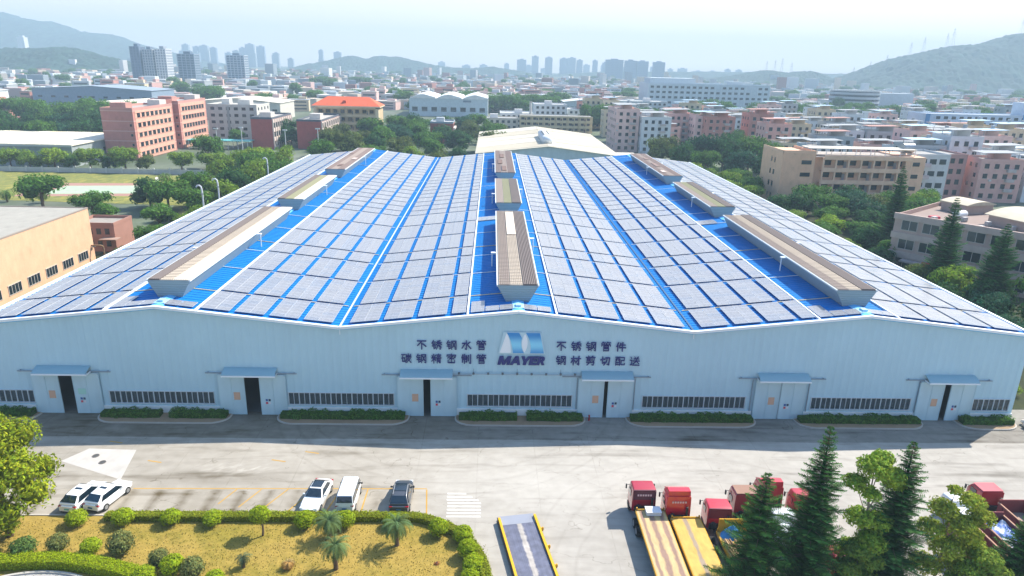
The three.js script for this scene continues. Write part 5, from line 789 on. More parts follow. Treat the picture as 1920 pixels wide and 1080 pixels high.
// cream gallery block, white blocks in the middle distance
{
  const [t, w, d] = B('classroom_block', 'long low cream block with open galleries behind the pale hall', 17, 61, -430, -444); part('wall', metric(box(w, 9.2, d - 2, 0, 4.6, -1)), wallPaint(0xcdbf9f), t); gallery(t, w, 2, 9.2, 3, 12, 0xd8c8a4, { front: d / 2 }); part('roof', metric(box(w, 0.2, d - 2, 0, 9.4, -1)), wallPaint(0x9d9a94), t);
  for (const [x0, x1, zf, zb, h, c, lab] of [[5, 26, -452, -475, 9, 0xd5dadb, 'low white block behind the cream gallery block, left'], [28, 50, -478, -500, 13.5, 0xd9dde0, 'white block with a roof hut behind the cream gallery block, middle'], [52, 84, -490, -515, 10, 0xc6d0d4, 'pale blue-white block behind the cream gallery block, right'], [-6, 16, -436, -450, 7, 0xd9cdbb, 'small cream block left of the cream gallery block'], [92, 128, -520, -545, 15, 0xb9c8ce, 'pale grey long block before the large white block']]) { const [q, w2, d2] = B('office_block', lab, x0, x1, zf, zb, 0, 'building', 'pale blocks in the middle distance'); shell(q, w2, d2, h, c, { roof: 0xb8b9b6 }); windowsOn(q, 'front', w2, d2, h, Math.round(h / 3.3), Math.round(w2 / 3.6), {}); stairHead(q, rr(-5, 5), 0, 5, 4, h, 0xdadada); }
  const c = thing('chimney', 'slim pale chimney stack in the middle distance', 'chimney', 24, 0, -448); part('stack', cyl(0.7, 1.0, 17, 0, 8.5, 0, 12), wallPaint(0xc9c9c6), c); part('cap', cyl(0.85, 0.85, 0.5, 0, 17, 0, 12), wallPaint(0x9c9a96), c);
}
{
  const [t, w, d] = B('factory_block', 'large white multi-storey factory block right of centre', 150, 268, -690, -735); shell(t, w, d, 24, 0xc6d4dc, { roof: 0xb9c0c4, parapet: 1.4 }); windowsOn(t, 'front', w, d, 24, 5, 20, { ww: 3.2, wh: 2.0, skip: 0.12 }); for (let i = 0; i < 21; i++) part('pilaster', box(0.9, 24, 0.5, -w / 2 + i * w / 20, 12, d / 2 + 0.2), wallPaint(0xd2dee4), t); part('upper_block', metric(box(44, 6, 30, -34, 27, 0)), wallPaint(0xc3d1d9), t); part('upper_block', metric(box(12, 4, 12, 30, 26, 4)), wallPaint(0xb5c2ca), t);
}
// peach school with galleries on the right
{
  const [t, w, d] = B('school_block', 'peach four-storey school with open galleries and a white roof pergola', 87, 131, -207, -223, 0, 'school'); const h = 14.6, P = 0xe8bd9d;
  part('wall', metric(box(w - 10, h, d - 2.2, 5, h / 2, -1.1)), wallPaint(P), t); part('end_tower', metric(box(10, h + 1.2, d, -w / 2 + 5, (h + 1.2) / 2, 0)), wallPaint(0xe6b896), t);
  const g = grp('galleries', t, 4.2, 0, 0); { const gw = w - 17; const fh = h / 4; for (let f = 0; f < 4; f++) { part('gallery_parapet', metric(box(gw, 1.25, 0.2, 0, f * fh + 3.75, d / 2 - 0.1)), wallPaint(0xe9c3a4), g); part('gallery_slab', box(gw, 0.2, 2.1, 0, f * fh + 3.3, d / 2 - 1.1), wallPaint(0xc99878), g); for (let b = 0; b < 7; b++) { part('window', wGeo(2.5, 1.5, false), pick(glassTones), g, -gw / 2 + (b + 0.5) * gw / 7, f * fh + 2.0, d / 2 - 2.15); if (b % 2) part('door', wGeo(0.9, 2.2, false), paint(0x8e8f92, 0.7), g, -gw / 2 + (b + 0.95) * gw / 7, f * fh + 1.3, d / 2 - 2.15); } } for (let b = 0; b <= 7; b++) part('gallery_column', box(0.5, h, 0.5, -gw / 2 + b * gw / 7, h / 2, d / 2 - 0.35), wallPaint(0xe9c3a4), g); }
  part('stair_bay', metric(box(6, h + 0.6, d - 0.4, w / 2 - 3.2, (h + 0.6) / 2, 0)), wallPaint(P), t);
  for (let f = 0; f < 4; f++) { part('window', wGeo(3.0, 1.2, false), pick(glassTones), t, -w / 2 + 7.4, 2.2 + f * 3.65, d / 2 + 0.02); part('window', wGeo(2.2, 1.2, false), pick(glassTones), t, w / 2 - 3, 2.2 + f * 3.65, d / 2 - 0.18); for (let k = 0; k < 2; k++) part('window', wGeo(1.0, 1.6, true), pick(glassTones), t, -w / 2 - 0.02, 2.2 + f * 3.65, 2.5 - k * 2.6); }
  part('roof', metric(box(w - 10.6, 0.15, d - 1, 5, h + 0.08, -0.4)), wallPaint(0xb3aaa0), t); const pg = grp('pergola', t, 3.8, h, 2); part('canopy_sheet', box(33, 0.14, 6.5, 0, 2.5, 0), wallPaint(0xe2dccb), pg); for (let i = 0; i < 8; i++) { part('post', box(0.16, 2.5, 0.16, -16 + i * 4.57, 1.25, 3), M.white, pg); part('post', box(0.16, 2.5, 0.16, -16 + i * 4.57, 1.25, -3), M.white, pg); } part('rail', mg([box(33, 0.1, 0.1, 0, 1.1, 3.1), box(33, 0.1, 0.1, 0, 0.6, 3.1)]), M.white, pg);
  part('parapet', mg([box(10, 0.8, 0.2, -w / 2 + 5, h + 1.6, d / 2 - 0.1), box(0.2, 0.8, d, -w / 2 + 0.1, h + 1.6, 0), box(0.2, 0.8, d, -w / 2 + 9.9, h + 1.6, -0.2)]), wallPaint(P), t);
  const tk = thing('water_tank', 'steel water tank on the roof right of the school pergola', 'tank', 128.5, h + 0.75, -214); part('drum', new THREE.CylinderGeometry(1.5, 1.5, 3.4, 16).rotateZ(Math.PI / 2).translate(0, 2, 0), M.steel, tk); part('stand', mg([box(0.2, 0.8, 2.4, -1, 0.3, 0), box(0.2, 0.8, 2.4, 1, 0.3, 0)]), M.steel, tk);
  const [u, uw, ud] = B('apartment_block', 'white stair block with bay windows joined to the right of the peach school', 131.6, 142, -213, -227); shell(u, uw, ud, 15, 0xc9cfd2, {}); windowsOn(u, 'front', uw, ud, 15, 4, 3, { ww: 2.1, wh: 1.6 }); for (let f = 0; f < 4; f++) part('balcony', metric(box(3.2, 1.1, 1.1, -2.6, f * 3.7 + 1.3, ud / 2 + 0.56)), wallPaint(0xb9b3ba), u);
  const [v, vw, vd] = B('apartment_block', 'dull pink house right of the white stair block', 142.8, 155, -224, -240); shell(v, vw, vd, 14, 0xb98f88, {}); windowsOn(v, 'front', vw, vd, 14, 4, 4, { ww: 1.4 });
}
// brown club house at the right edge, turned towards the factory
{
  const t = thing('brown_building', 'beige-brown three-storey building at the right edge with a red banner', 'building', 101, 0, -136, 0.68 - Math.PI / 2), w = 24, d = 26, h = 10.6; shell(t, d, w, h, 0xb59a90, { roof: 0x8c7a72, parapet: 1.0 });
  const W = d, D = w; // front (+z local) looks to the lower left
  for (let f = 0; f < 3; f++) { part('floor_band', metric(box(W + 0.3, 1.2, 0.5, 0, f * 3.9 + 3.5, D / 2 + 0.15)), wallPaint(0xbda79d), t); for (let b = 0; b < 6; b++) { const g = grp('window', t, -W / 2 + 3 + b * 4.0, f * 3.9 + 1.8, D / 2 + 0.03); part('pane', box(2.9, 1.9, 0.08), pick(glassTones), g); part('frame', mg([box(3.1, 0.1, 0.16, 0, 1, 0), box(3.1, 0.1, 0.16, 0, -1, 0), box(0.1, 2, 0.16, 0, 0, 0), box(0.1, 2, 0.16, -1.5, 0, 0), box(0.1, 2, 0.16, 1.5, 0, 0)]), paint(0xb5aca6, 0.7), g); } }
  for (let f = 0; f < 3; f++) for (let b = 0; b < 3; b++) part('window', wGeo(2.4, 1.8, true), pick(glassTones), t, W / 2 + 0.02, f * 3.9 + 1.9, D / 2 - 3 - b * 5);
  part('awning', metric(box(14, 0.3, 2.2, -3, 2.6, D / 2 + 1.1)), wallPaint(0xb9a5a0), t);
  const bn = thing('banner', 'red cloth banner on the beige-brown building', 'banner', 88.6, 3.1, -127.1, 0.68 - Math.PI / 2); part('cloth', box(9, 1.1, 0.05), paint(0xc23a34, 0.8), bn); part('rod', box(9.2, 0.06, 0.08, 0, 0.56, 0), M.steel, bn);
  for (const [x, z, r, l] of [[108, -131, 7.5, 'low cream barrel-roofed hall on the beige-brown building'], [104, -147, 4.2, 'small cream roof hut on the beige-brown building']]) { const q = thing('roof_hall', l, 'roof hut', x, h + 0.13, z, 0.3, 'roof huts on the beige-brown building'); part('wall', metric(box(r * 1.9, 1.9, r * 1.4, 0, 0.95, 0)), wallPaint(0xb3a197), q); const ar = new THREE.Shape(); ar.moveTo(-r, 0); ar.quadraticCurveTo(0, r * 0.3, r, 0); ar.lineTo(r, -0.15); ar.lineTo(-r, -0.15); ar.closePath(); part('roof', metric(new THREE.ExtrudeGeometry(ar, { depth: r * 1.6, bevelEnabled: false, curveSegments: 10 }).translate(0, 2.05, -r * 0.8)), wallPaint(0xc4bba4), q); }
  const tk = thing('water_tank', 'white lying water tank on the roof of the beige-brown building', 'tank', 96.5, h + 0.13, -138, 0.4); part('drum', new THREE.CapsuleGeometry(0.8, 2.4, 4, 12).rotateZ(Math.PI / 2).translate(0, 1.1, 0), M.white, tk); part('stand', box(2.4, 0.4, 1, 0, 0.2, 0), M.concrete, tk);
  for (let i = 0; i < 7; i++) { const c = thing('roof_unit', `grey cooling unit on the roof of the beige-brown building, ${['first', 'second', 'third', 'fourth', 'fifth', 'sixth', 'seventh'][i]} from the left`, 'cooling unit', 90 + i * 2.1, h + 0.13, -134 + (i % 3) * 4 - 2, 0.3, 'cooling units on the roof'); part('case', new RoundedBoxGeometry(1.1, 0.8, 0.7, 2, 0.05).translate(0, 0.55, 0), paint(0xa9a9a6, 0.6), c); part('foot', box(1.1, 0.15, 0.6, 0, 0.08, 0), M.concrete, c); }
  const rd = thing('roof_cart', 'small red covered bundle on the roof of the beige-brown building', 'bundle', 90.6, h + 0.13, -137); part('cover', new RoundedBoxGeometry(2.2, 0.9, 1.2, 2, 0.3).translate(0, 0.45, 0), paint(0xb8324a, 0.7), rd); part('pallet', box(2.4, 0.1, 1.3, 0, 0.05, 0), bark, rd);
}
{
  const [t, w, d] = B('office_block', 'pale blue-white office block with a bright blue stair strip far right', 247, 312, -400, -418); shell(t, w, d, 17.4, 0xb6cbe0, { roof: 0xb9c4cc }); windowsOn(t, 'front', w, d, 17.4, 5, 14, { ww: 2.4, wh: 1.6, skip: 0.08 }); part('blue_strip', box(3.4, 18.6, 0.4, 26, 9.3, d / 2 + 0.1), paint(0x1f86c4, 0.5), t); part('blue_strip', box(2.4, 18, 0.4, -w / 2 + 1.3, 9, d / 2 + 0.1), paint(0x3a7fb4, 0.5), t); part('tower', metric(box(9, 8, 9, 31, 21, 0)), wallPaint(0xc4d3e2), t);
  const c = thing('curved_office', 'round-fronted grey office block with dark window bands', 'building', 372, 0, -730); for (let f = 0; f < 5; f++) { part('floor_ring', cyl(24, 24, 2.2, 0, 2.4 + f * 4.2, 0, 32), wallPaint(0xa8b4bc), c); part('window_ring', cyl(23.4, 23.4, 2.0, 0, 4.5 + f * 4.2, 0, 32), M.glassDark, c); } part('base', cyl(24, 24, 1.3, 0, 0.65, 0, 32), wallPaint(0xa8b4bc), c); part('roof', cyl(24.3, 24.3, 0.8, 0, 21.6, 0, 32), wallPaint(0xc3cace), c); part('wing', metric(box(40, 20, 16, 40, 10, -4)), wallPaint(0xbcc9d2), c);
}
// long sheds on the left
for (const [x0, x1, zf, zb, h, wc, rc, lab] of [[-262, -196, -430, -486, 9, 0xd6d5cc, 0xe0dac8, 'long white shed with a cream roof behind the left wood'], [-352, -262, -560, -600, 13, 0x7f93a8, 0x92a2b2, 'long slate-blue shed far left'], [-196, -140, -476, -510, 11, 0xc9c8be, 0xe3dccb, 'cream-roofed shed right of the long white shed'], [-290, -225, -345, -372, 6, 0xb0a296, 0x8a5a50, 'low red-brown roofed shed at the left edge'], [-420, -360, -520, -545, 12, 0xd4d8da, 0xdfe2e2, 'white stepped block far left'], [60, 100, -600, -630, 10, 0xb9c6cc, 0xcdd4d6, 'grey-roofed shed before the far tower blocks']]) {
  const t = thing('shed', lab, 'shed', (x0 + x1) / 2, 0, (zf + zb) / 2, 0, 'long sheds'); t.userData.gm = wallPaint(wc); const w = x1 - x0, d = zf - zb; part('wall', metric(box(w, h, d, 0, h / 2, 0)), wallPaint(wc), t); gableRoof(t, w, d, h, 2.6, wallPaint(rc), 0.6); delete t.userData.gm; windowsOn(t, 'front', w, d, h, 1, 9, { ww: 3.2, wh: 1.4 });
}
// green roofed walkway shelter by the school court, lamp posts
{
  const t = thing('shelter', 'turquoise roofed walkway shelter between the school wings', 'shelter', -121, 0, -318); part('roof', box(28, 0.25, 7, 0, 3.8, 0), paint(0x56a6a4, 0.6), t); for (let i = 0; i < 7; i++) for (const z of [-3, 3]) part('post', box(0.2, 3.7, 0.2, -13 + i * 4.3, 1.85, z), M.white, t);
  [[-62.2, -150, 'nearer of two on the left roof edge'], [-62.2, -159, 'farther of two on the left roof edge'], [-62.4, -196, 'alone near the far end of the left roof edge']].forEach(([x, z, l], i) => { const p = thing('vent_pipe', `hooked white vent pipe, ${l}`, 'pipe', x, 0, z, 0, 'vent pipes along the left eave'); part('pipe', new THREE.TubeGeometry(new THREE.CatmullRomCurve3([V(0, 0, 0), V(0, 6, 0), V(0, 11.9, 0), V(-0.2, 12.6, 0), V(-0.8, 12.7, 0), V(-1.1, 12.3, 0)]), 30, 0.17, 10), paint(0xd3dadc, 0.5), p); part('collar', cyl(0.25, 0.25, 0.3, 0, 10.9, 0, 10), M.steel, p); });
  [[-101, -262], [-94, -268], [-76, -262], [-66, -270]].forEach(([x, z], i) => { const p = thing('lamp_post', `tall floodlight mast by the school court, ${['first', 'second', 'third', 'fourth'][i]} from the left`, 'lamp post', x, 0, z, 0, 'floodlight masts'); part('mast', cyl(0.12, 0.2, 14, 0, 7, 0, 8), paint(0xcfd4d4, 0.5), p); part('lamp_head', box(1.6, 0.4, 0.5, 0, 14.1, 0.2), paint(0xbfc6c8, 0.5), p); });
  const hoop = (x, z, ry, l) => { const p = thing('basketball_hoop', l, 'hoop', x, 0, z, ry, 'basketball hoops'); part('post', mg([cyl(0.12, 0.15, 3.2, 0, 1.6, 0, 8), box(1.4, 0.16, 0.16, 0.7, 3.1, 0)]), M.steel, p); part('backboard', box(0.08, 1.1, 1.8, 1.4, 3.2, 0), M.white, p); part('ring', new THREE.TorusGeometry(0.24, 0.03, 5, 12).rotateX(Math.PI / 2).translate(1.7, 2.95, 0), lampRed, p); };
  hoop(-100.5, -214, Math.PI, 'basketball hoop at the right end of the court'); hoop(-132.5, -210, 0, 'basketball hoop at the left end of the court');
  const fence = thing('field_wall', 'low pale wall between the school field and the tree row', 'wall', -125, 0, -243.6); part('wall', metric(box(104, 1.6, 0.25, 0, 0.8, 0)), wallPaint(0xb9bdb9), fence); for (let i = 0; i < 20; i++) part('pier', box(0.45, 2.0, 0.45, -51 + i * 5.4, 1.0, 0), wallPaint(0xc6c9c4), fence);
}
// ---------------------------------------------------------------- trees round the factory
seed = 404;
const tsp = [];
const row = (list, kind, label, group) => list.forEach(([x, z, r, h], i) => tree('tree', typeof label === 'function' ? label(i, list.length) : label, Array.isArray(kind) ? kind[i % kind.length] : kind, x, z, r, h, group, i));
const nth = i => ['first', 'second', 'third', 'fourth', 'fifth', 'sixth', 'seventh', 'eighth', 'ninth', 'tenth', 'eleventh', 'twelfth', 'thirteenth', 'fourteenth', 'fifteenth', 'sixteenth', 'seventeenth', 'eighteenth', 'nineteenth', 'twentieth'][i];
row([[-167, -247, 4.6, 7.4], [-160.5, -247, 4.2, 7.0], [-152.5, -248, 5.0, 7.8], [-146.5, -249, 3.4, 5.6], [-140, -247.5, 4.8, 8.0], [-134.2, -249, 3.0, 5.4], [-128, -247.5, 5.4, 8.6], [-121.5, -249, 3.4, 6], [-108.5, -247, 4.6, 7.6], [-103, -258, 5.6, 12.6], [-97.5, -247.5, 4.7, 7.4], [-88.5, -246.5, 5.4, 8.8], [-82.5, -251, 5.4, 9.2]], ['fresh', 'fresh', 'lime', 'mid', 'fresh', 'deep', 'fresh', 'olive', 'fresh', 'mid', 'fresh', 'fresh', 'lime'], i => `round leafy tree, ${nth(i)} from the left in the row behind the field wall`, 'trees behind the field wall');
row([[-117.5, -183, 6.0, 9.5], [-97.5, -170, 4.6, 7.4], [-92, -166, 3.0, 5.4], [-91, -186, 5.0, 8.6], [-84, -181, 5.2, 9.2], [-79.5, -188, 5.0, 10.2], [-72.5, -196, 5.2, 10.5], [-70, -206, 5.4, 11], [-74, -172, 4.6, 8.6], [-69, -180, 4.6, 9.6], [-77, -160, 4.4, 6.8], [-69, -163, 3.6, 6.0], [-66.5, -152, 3.4, 6.2], [-70.5, -143, 3.6, 5.6], [-66, -214, 5, 10.5], [-84, -218, 4.6, 9.6], [-76.5, -228, 5.4, 11], [-70, -236, 5.4, 11.5]], ['mid', 'mid', 'mid', 'deep', 'mid', 'mid', 'deep', 'fresh', 'mid', 'fresh', 'mid', 'fresh', 'fresh', 'mid', 'mid', 'fresh', 'mid', 'fresh'], i => `dense green tree between the left roof edge and the field, ${nth(i)} from the near left`, 'trees left of the factory');
row([[-66, -128, 2.4, 3.2], [-64, -120, 2.2, 2.8], [-65.5, -112, 2.4, 3.0], [-63, -104, 2.2, 2.6], [-65, -97, 2.2, 2.6], [-72, -134, 2.6, 3.4], [-71.5, -124, 2.3, 3.0]], ['olive', 'fresh', 'olive'], i => `low bush along the left wall of the factory, ${nth(i)} from the far end`, 'bushes by the left wall');
// palms on the field edge
{ const fr = frondsGeo(30, 3.0, 1.1, [0.085, 0.14, 0.035], 0.35, 1.2, 0.17); [[-132, -191, 2.6, 'left'], [-122, -190.5, 2.8, 'middle'], [-98.5, -212, 4.6, 'right, alone beside the court']].forEach(([x, z, h, l]) => { const t = thing('palm_tree', `feathery palm at the edge of the school field, ${l}`, 'palm', x, 0, z, rr(0, 6), 'palms at the school field'); part('trunk', limb([V(0, 0, 0), V(0.1, h / 2, 0), V(0, h, 0)], 0.25, 0.18, 8), bark, t); part('fronds', fr, leafMat, t, 0, h, 0); }); }
// behind the far end of the roof
row([[-63, -262, 5.5, 11.5], [-57, -284, 6, 12.6], [-50, -300, 5, 10.4], [-44, -262, 5.2, 9.8], [-37, -286, 5.6, 10.5], [-30, -262, 5.0, 9.6], [-24.5, -290, 5.2, 9.8], [-20, -258, 4.8, 8.6], [-13, -275, 4.6, 8.6], [-12, -246, 4.2, 8.0], [-68, -300, 5.4, 12], [-47, -240, 4.6, 9.4], [-35, -238, 4.6, 9.2]], ['mid', 'olive', 'deep', 'mid', 'olive', 'fresh', 'mid', 'olive', 'deep', 'fresh', 'olive', 'mid', 'olive'], i => `leafy tree behind the far end of the solar roof, ${nth(i)} from the left`, 'trees behind the factory');
row([[-60, -352, 6, 12], [-50, -372, 6.5, 13], [-43, -392, 7, 13], [-36, -344, 6, 11.5], [-14, -385, 6.5, 12.5], [-8, -402, 7, 12.6], [2, -372, 5.5, 10], [-98, -338, 6.5, 12.6], [-93, -330, 4.6, 9.5], [-72, -340, 5, 10.6], [-118, -330, 4.4, 8]], ['deep', 'mid', 'deep', 'mid', 'blue', 'mid', 'olive', 'deep', 'deep', 'olive', 'mid'], i => `dark tree among the school buildings, ${nth(i)} of the group`, 'trees among the school buildings');
{ const L = []; for (let i = 0; i < 20; i++) L.push([-74 + (i % 7) * 12 + rr(-3, 3), -312 - Math.floor(i / 7) * 34 - rr(0, 16), rr(5.5, 7.5), rr(9, 13)]); row(L.filter(([x, z]) => !(x < -74 && z < -318) && !(x > -33 && x < -17 && z > -378 && z < -350) && !(x < -55 && z < -360)), ['deep', 'olive', 'mid', 'blue', 'mid'], i => `leafy tree in the park strip left of the pale hall, ${nth(i)} of the strip`, 'trees in the park strip'); }
row([[68, -190, 2.8, 4.6], [81, -190, 4.2, 6.6], [80, -160, 3.8, 5.0], [76, -168, 3.2, 4.2], [85, -150, 4.2, 6.4], [78, -146, 3.6, 4.6], [80, -136, 3.6, 5.4], [98, -176, 5, 8.2], [92, -196, 4.8, 8.8], [104, -196, 5, 8.6], [115, -180, 5, 8.4], [122, -176, 5, 8.6], [86, -140, 3.6, 6.2], [75, -138, 3, 4.2], [108, -160, 4.6, 7], [97, -158, 4.6, 6.6], [118, -166, 5, 8], [71, -160, 2.8, 3.8], [87, -126, 3.6, 5.4]], ['lime', 'deep', 'mid', 'fresh', 'deep', 'fresh', 'deep', 'blue', 'mid', 'deep', 'mid', 'deep', 'mid', 'lime', 'deep', 'blue', 'mid', 'fresh', 'deep'], i => `tree in the dark belt between roof edge and school, ${nth(i)} of the belt`, 'belt of trees on the right');
// wood at the left
{ const L = []; for (let i = 0; i < 19; i++) L.push([-232 + (i % 10) * 8.4 + rr(-2, 2), -302 - Math.floor(i / 10) * 26 - rr(0, 10), rr(5.5, 7.4), rr(11, 16)]); row(L, ['deep', 'mid', 'blue', 'deep'], i => `crown of the dark wood behind the grey warehouse, ${nth(i)} of the wood`, 'wood at the left edge'); }
// right side: mass behind, bright strip along the eave, row before the school
row([[74, -268, 6.5, 13], [83, -276, 7.2, 15], [92, -268, 7.4, 15.5], [101, -272, 7.2, 15.2], [109, -264, 6.4, 12.4], [79, -256, 5.6, 11], [90, -252, 6.2, 12], [100, -252, 6.2, 12], [70, -286, 6, 13], [96, -288, 6.5, 15], [110, -278, 6, 13]], ['deep', 'blue', 'deep', 'mid', 'mid', 'mid', 'blue', 'deep', 'olive', 'deep', 'mid'], i => `large dark tree in the clump right of the far roof end, ${nth(i)} of the clump`, 'dark clump right of the roof');
row([[69, -238, 3.8, 8.6], [73, -230, 3.6, 8.0], [77, -222, 4.0, 8.0], [80.5, -213, 3.8, 7.4], [70.5, -222, 3.4, 7.0], [74.5, -213, 3.4, 6.6], [78, -204, 3.6, 6.6], [82.5, -230, 4.2, 8.0], [85.5, -221, 3.8, 7.0], [72, -204, 3.2, 5.6], [74, -194, 3.0, 5.4]], ['lime', 'fresh', 'fresh', 'mid', 'lime', 'lime', 'fresh', 'mid', 'mid', 'lime', 'lime'], i => `bright rounded tree along the right roof edge, ${nth(i)} from the far end`, 'bright trees along the right eave');
row([[86, -190, 4.6, 7.4], [92, -183, 4.8, 8.0], [99, -188, 4.8, 8.4], [105, -180, 4.6, 8.0], [112, -190, 4.8, 8.2], [119, -188, 4.6, 8.4], [126, -196, 4.6, 8], [88, -174, 4.2, 6.2], [96, -170, 4.6, 6.8], [84, -166, 4.0, 5.4], [90, -160, 4.2, 5.6], [103, -168, 4.4, 6.6], [79, -176, 3.4, 4.6], [76, -182, 3.2, 4.4], [110, -172, 5, 7]], ['deep', 'mid', 'blue', 'olive', 'mid', 'fresh', 'mid', 'mid', 'deep', 'lime', 'mid', 'deep', 'fresh', 'lime', 'mid'], i => `leafy tree before the peach school, ${nth(i)} of the group`, 'trees before the peach school');
row([[72, -150, 2.6, 3.8], [71, -142, 2.6, 3.6], [69.5, -134, 2.4, 3.4], [75, -128, 3, 4.2], [78, -120, 3.4, 6.2], [81.5, -115, 3.6, 7.6], [77.5, -110, 3.2, 6.0], [84.5, -108, 3.8, 8.0], [80, -102, 3.4, 6.6], [74, -104, 3.0, 4.6], [86, -98, 4, 8], [72, -96, 2.6, 3.6], [68, -88, 2.2, 2.6], [66.5, -80, 2.0, 2.2], [78, -94, 3, 5.4], [90, -104, 4, 9]], ['lime', 'fresh', 'lime', 'deep', 'olive', 'lime', 'deep', 'deep', 'blue', 'mid', 'deep', 'fresh', 'lime', 'lime', 'blue', 'mid'], i => `mixed tree along the right wall of the factory, ${nth(i)} from the far end`, 'trees by the right wall');
pine('slim dark conifer standing before the peach school', 92, -153, 19.6, 4.0, 42, 611, GREENS.deep, 1.9); pine('slim dark conifer before the beige-brown building, left one', 82.2, -119, 18.6, 3.9, 42, 612, GREENS.deep, 1.9); pine('slim dark conifer before the beige-brown building, right one', 84, -108, 16.4, 4.2, 38, 613, GREENS.deep, 1.9);
// ---------------------------------------------------------------- the town on the right and behind
seed = 777;
const HC = { pink: 0xd3a9a0, 'pale pink': 0xdfbfb8, white: 0xd3dade, cream: 0xd2c2a4, 'grey': 0xaab2b6, 'red-brown': 0xb98478 };
const SHED = { white: 0xd9dde0, 'pale blue': 0xa9c6d8, 'rust red': 0xa87f76, grey: 0x9aa0a3 };
// prototypes: six colours, different widths and storeys; built once, then cloned
function house(color, w, d, fl, shed, detail) {
  const t = new THREE.Group(); t.name = 'town_house'; const h = fl * 3.15 + 0.4; shell(t, w, d, h, HC[color], { roof: 0x97928c, parapet: 0.9, trim: HC[color] });
  if (detail) { const nf = Math.max(2, Math.round(w / 3.4)), ns = Math.max(2, Math.round(d / 3.6)); windowsOn(t, 'front', w, d, h, fl, nf, { ww: 1.45, wh: 1.5, sill: detail > 1 ? 0xbfb8b2 : 0 }); windowsOn(t, 'left', w, d, h, fl, ns, { ww: 1.2, wh: 1.3, skip: 0.25 });
    for (let f = 0; f < fl; f++) if (rnd() < 0.7) part('air_conditioner', box(0.9, 0.6, 0.4), paint(0xb9bbb8, 0.7), t, (Math.floor(rr(0, nf)) - nf / 2 + 0.02) * w / nf * 0.9, f * 3.15 + 0.75, d / 2 + 0.2);
    if (detail > 1) for (let f = 1; f < fl; f++) part('balcony', metric(box(2.6, 1.0, 1.0, w * 0.22, f * 3.15 + 0.9, d / 2 + 0.5)), wallPaint(0xbcb4b2), t); }
  part('stair_head', metric(box(w * 0.4, 2.5, d * 0.35, 0, 1.25, 0)), wallPaint(HC[color]), t, w * 0.2, h + 0.1, -d * 0.2);
  const s = part('roof_shed', box(w * 0.86, 0.14, d * 0.7), wallPaint(SHED[shed]), t, -w * 0.03, h + 2.75, d * 0.1); s.rotation.z = 0.03; part('shed_post', mg([-1, 1].flatMap(a => [-1, 1].map(b => box(0.14, 2.6, 0.14, a * w * 0.38, h + 1.4, d * 0.1 + b * d * 0.3)))), M.steel, t).userData.kind = 'stuff';
  if (rnd() < 0.6) part('water_tank', cyl(0.7, 0.7, 1.5, w * 0.3, h + 3.3, -d * 0.2, 12), M.steel, t);
  return t;
}
const protos = []; for (const c of Object.keys(HC)) for (const [w, d, fl] of [[11, 12, 5], [14, 11, 4]]) protos.push({ c, fl, t: house(c, w, d, fl, pick(Object.keys(SHED)), 2), w, d });
const blocked = (x, z) => (z > -236 && x < 142) || (x > 60 && x < 116 && z > -296) || (x > 14 && x < 64 && z > -452 && z < -425) || (x > 236 && x < 322 && z > -430 && z < -385) || (x > 140 && x < 330 && z < -575 && z > -745);
const rowsZ = [-226, -246, -266, -288, -310, -334, -358, -384, -412, -442, -474, -508]; const countWord = ['first', 'second', 'third', 'fourth', 'fifth', 'sixth', 'seventh', 'eighth', 'ninth', 'tenth', 'eleventh', 'twelfth', 'thirteenth', 'fourteenth', 'fifteenth', 'sixteenth', 'seventeenth', 'eighteenth', 'nineteenth', 'twentieth'];
rowsZ.forEach((z, ri) => {
  let x = ri === 0 ? 157 : ri === 1 ? 146 : ri < 4 ? 118 + rr(0, 4) : ri < 6 ? 118 : 60 + rr(0, 6), k = 0; const xMax = -z * 0.86 + 8;
  while (x < xMax && k < 19) {
    const p = pick(rnd() < 0.35 ? protos.filter(q => q.c === 'white' || q.c === 'grey') : rnd() < 0.3 ? protos.filter(q => q.c === 'cream') : protos.filter(q => q.c !== 'red-brown' || rnd() < 0.4)); const px = x + p.w / 2, pz = z + rr(-3, 3); x += p.w + rr(0.8, 3.4) + (ri > 5 ? rr(0, 6) : 0);
    if (blocked(px, pz) || rnd() < (ri > 3 ? 0.3 : 0.08)) continue; const c = p.t.clone(); c.name = numbered('town_house'); c.position.set(px, 0, pz); c.rotation.y = rr(-0.08, 0.08) - 0.05; c.scale.set(rr(0.95, 1.12), rr(0.78, 1.12), 1);
    c.userData = { label: `${p.c} ${p.fl === 5 ? 'five' : 'four'}-storey house, ${countWord[k]} from left, ${countWord[ri]} street row beyond the school`, category: 'house', group: 'town houses on the right' }; scene.add(c); k++;
  }
});
{ const L = []; for (let i = 0; i < 42; i++) { const z = -300 - rr(0, 260), x = rr(118, -z * 0.84); if (!blocked(x, z)) L.push([x, z, rr(3.5, 6.5), rr(8, 13.5)]); } L.forEach(([x, z, r, h], i) => tree('tree', 'green tree among the houses of the right-hand town', pick(['mid', 'fresh', 'deep', 'olive']), x, z, r, h, 'trees among the town houses', i)); }
// the named pair behind the bright strip, left of the row houses
{ const mk = (c, w, d, fl, x, z, label) => { const t = house(c, w, d, fl, 'grey', 2); t.name = numbered('apartment_house'); t.position.set(x, 0, z); t.userData = { label, category: 'house', group: 'apartment houses behind the far roof end' }; scene.add(t); };
  mk('pale pink', 11, 26, 6, 64.5, -350, 'tall pale pink apartment house behind the far right roof end'); mk('white', 14, 18, 5, 77.5, -342, 'pale blue-white apartment house beside the tall pink one'); mk('pink', 16, 16, 5, 96, -372, 'broad pink apartment house right of the pale blue-white one'); mk('red-brown', 14, 14, 5, 112, -352, 'red-brown apartment house right of the broad pink one'); }
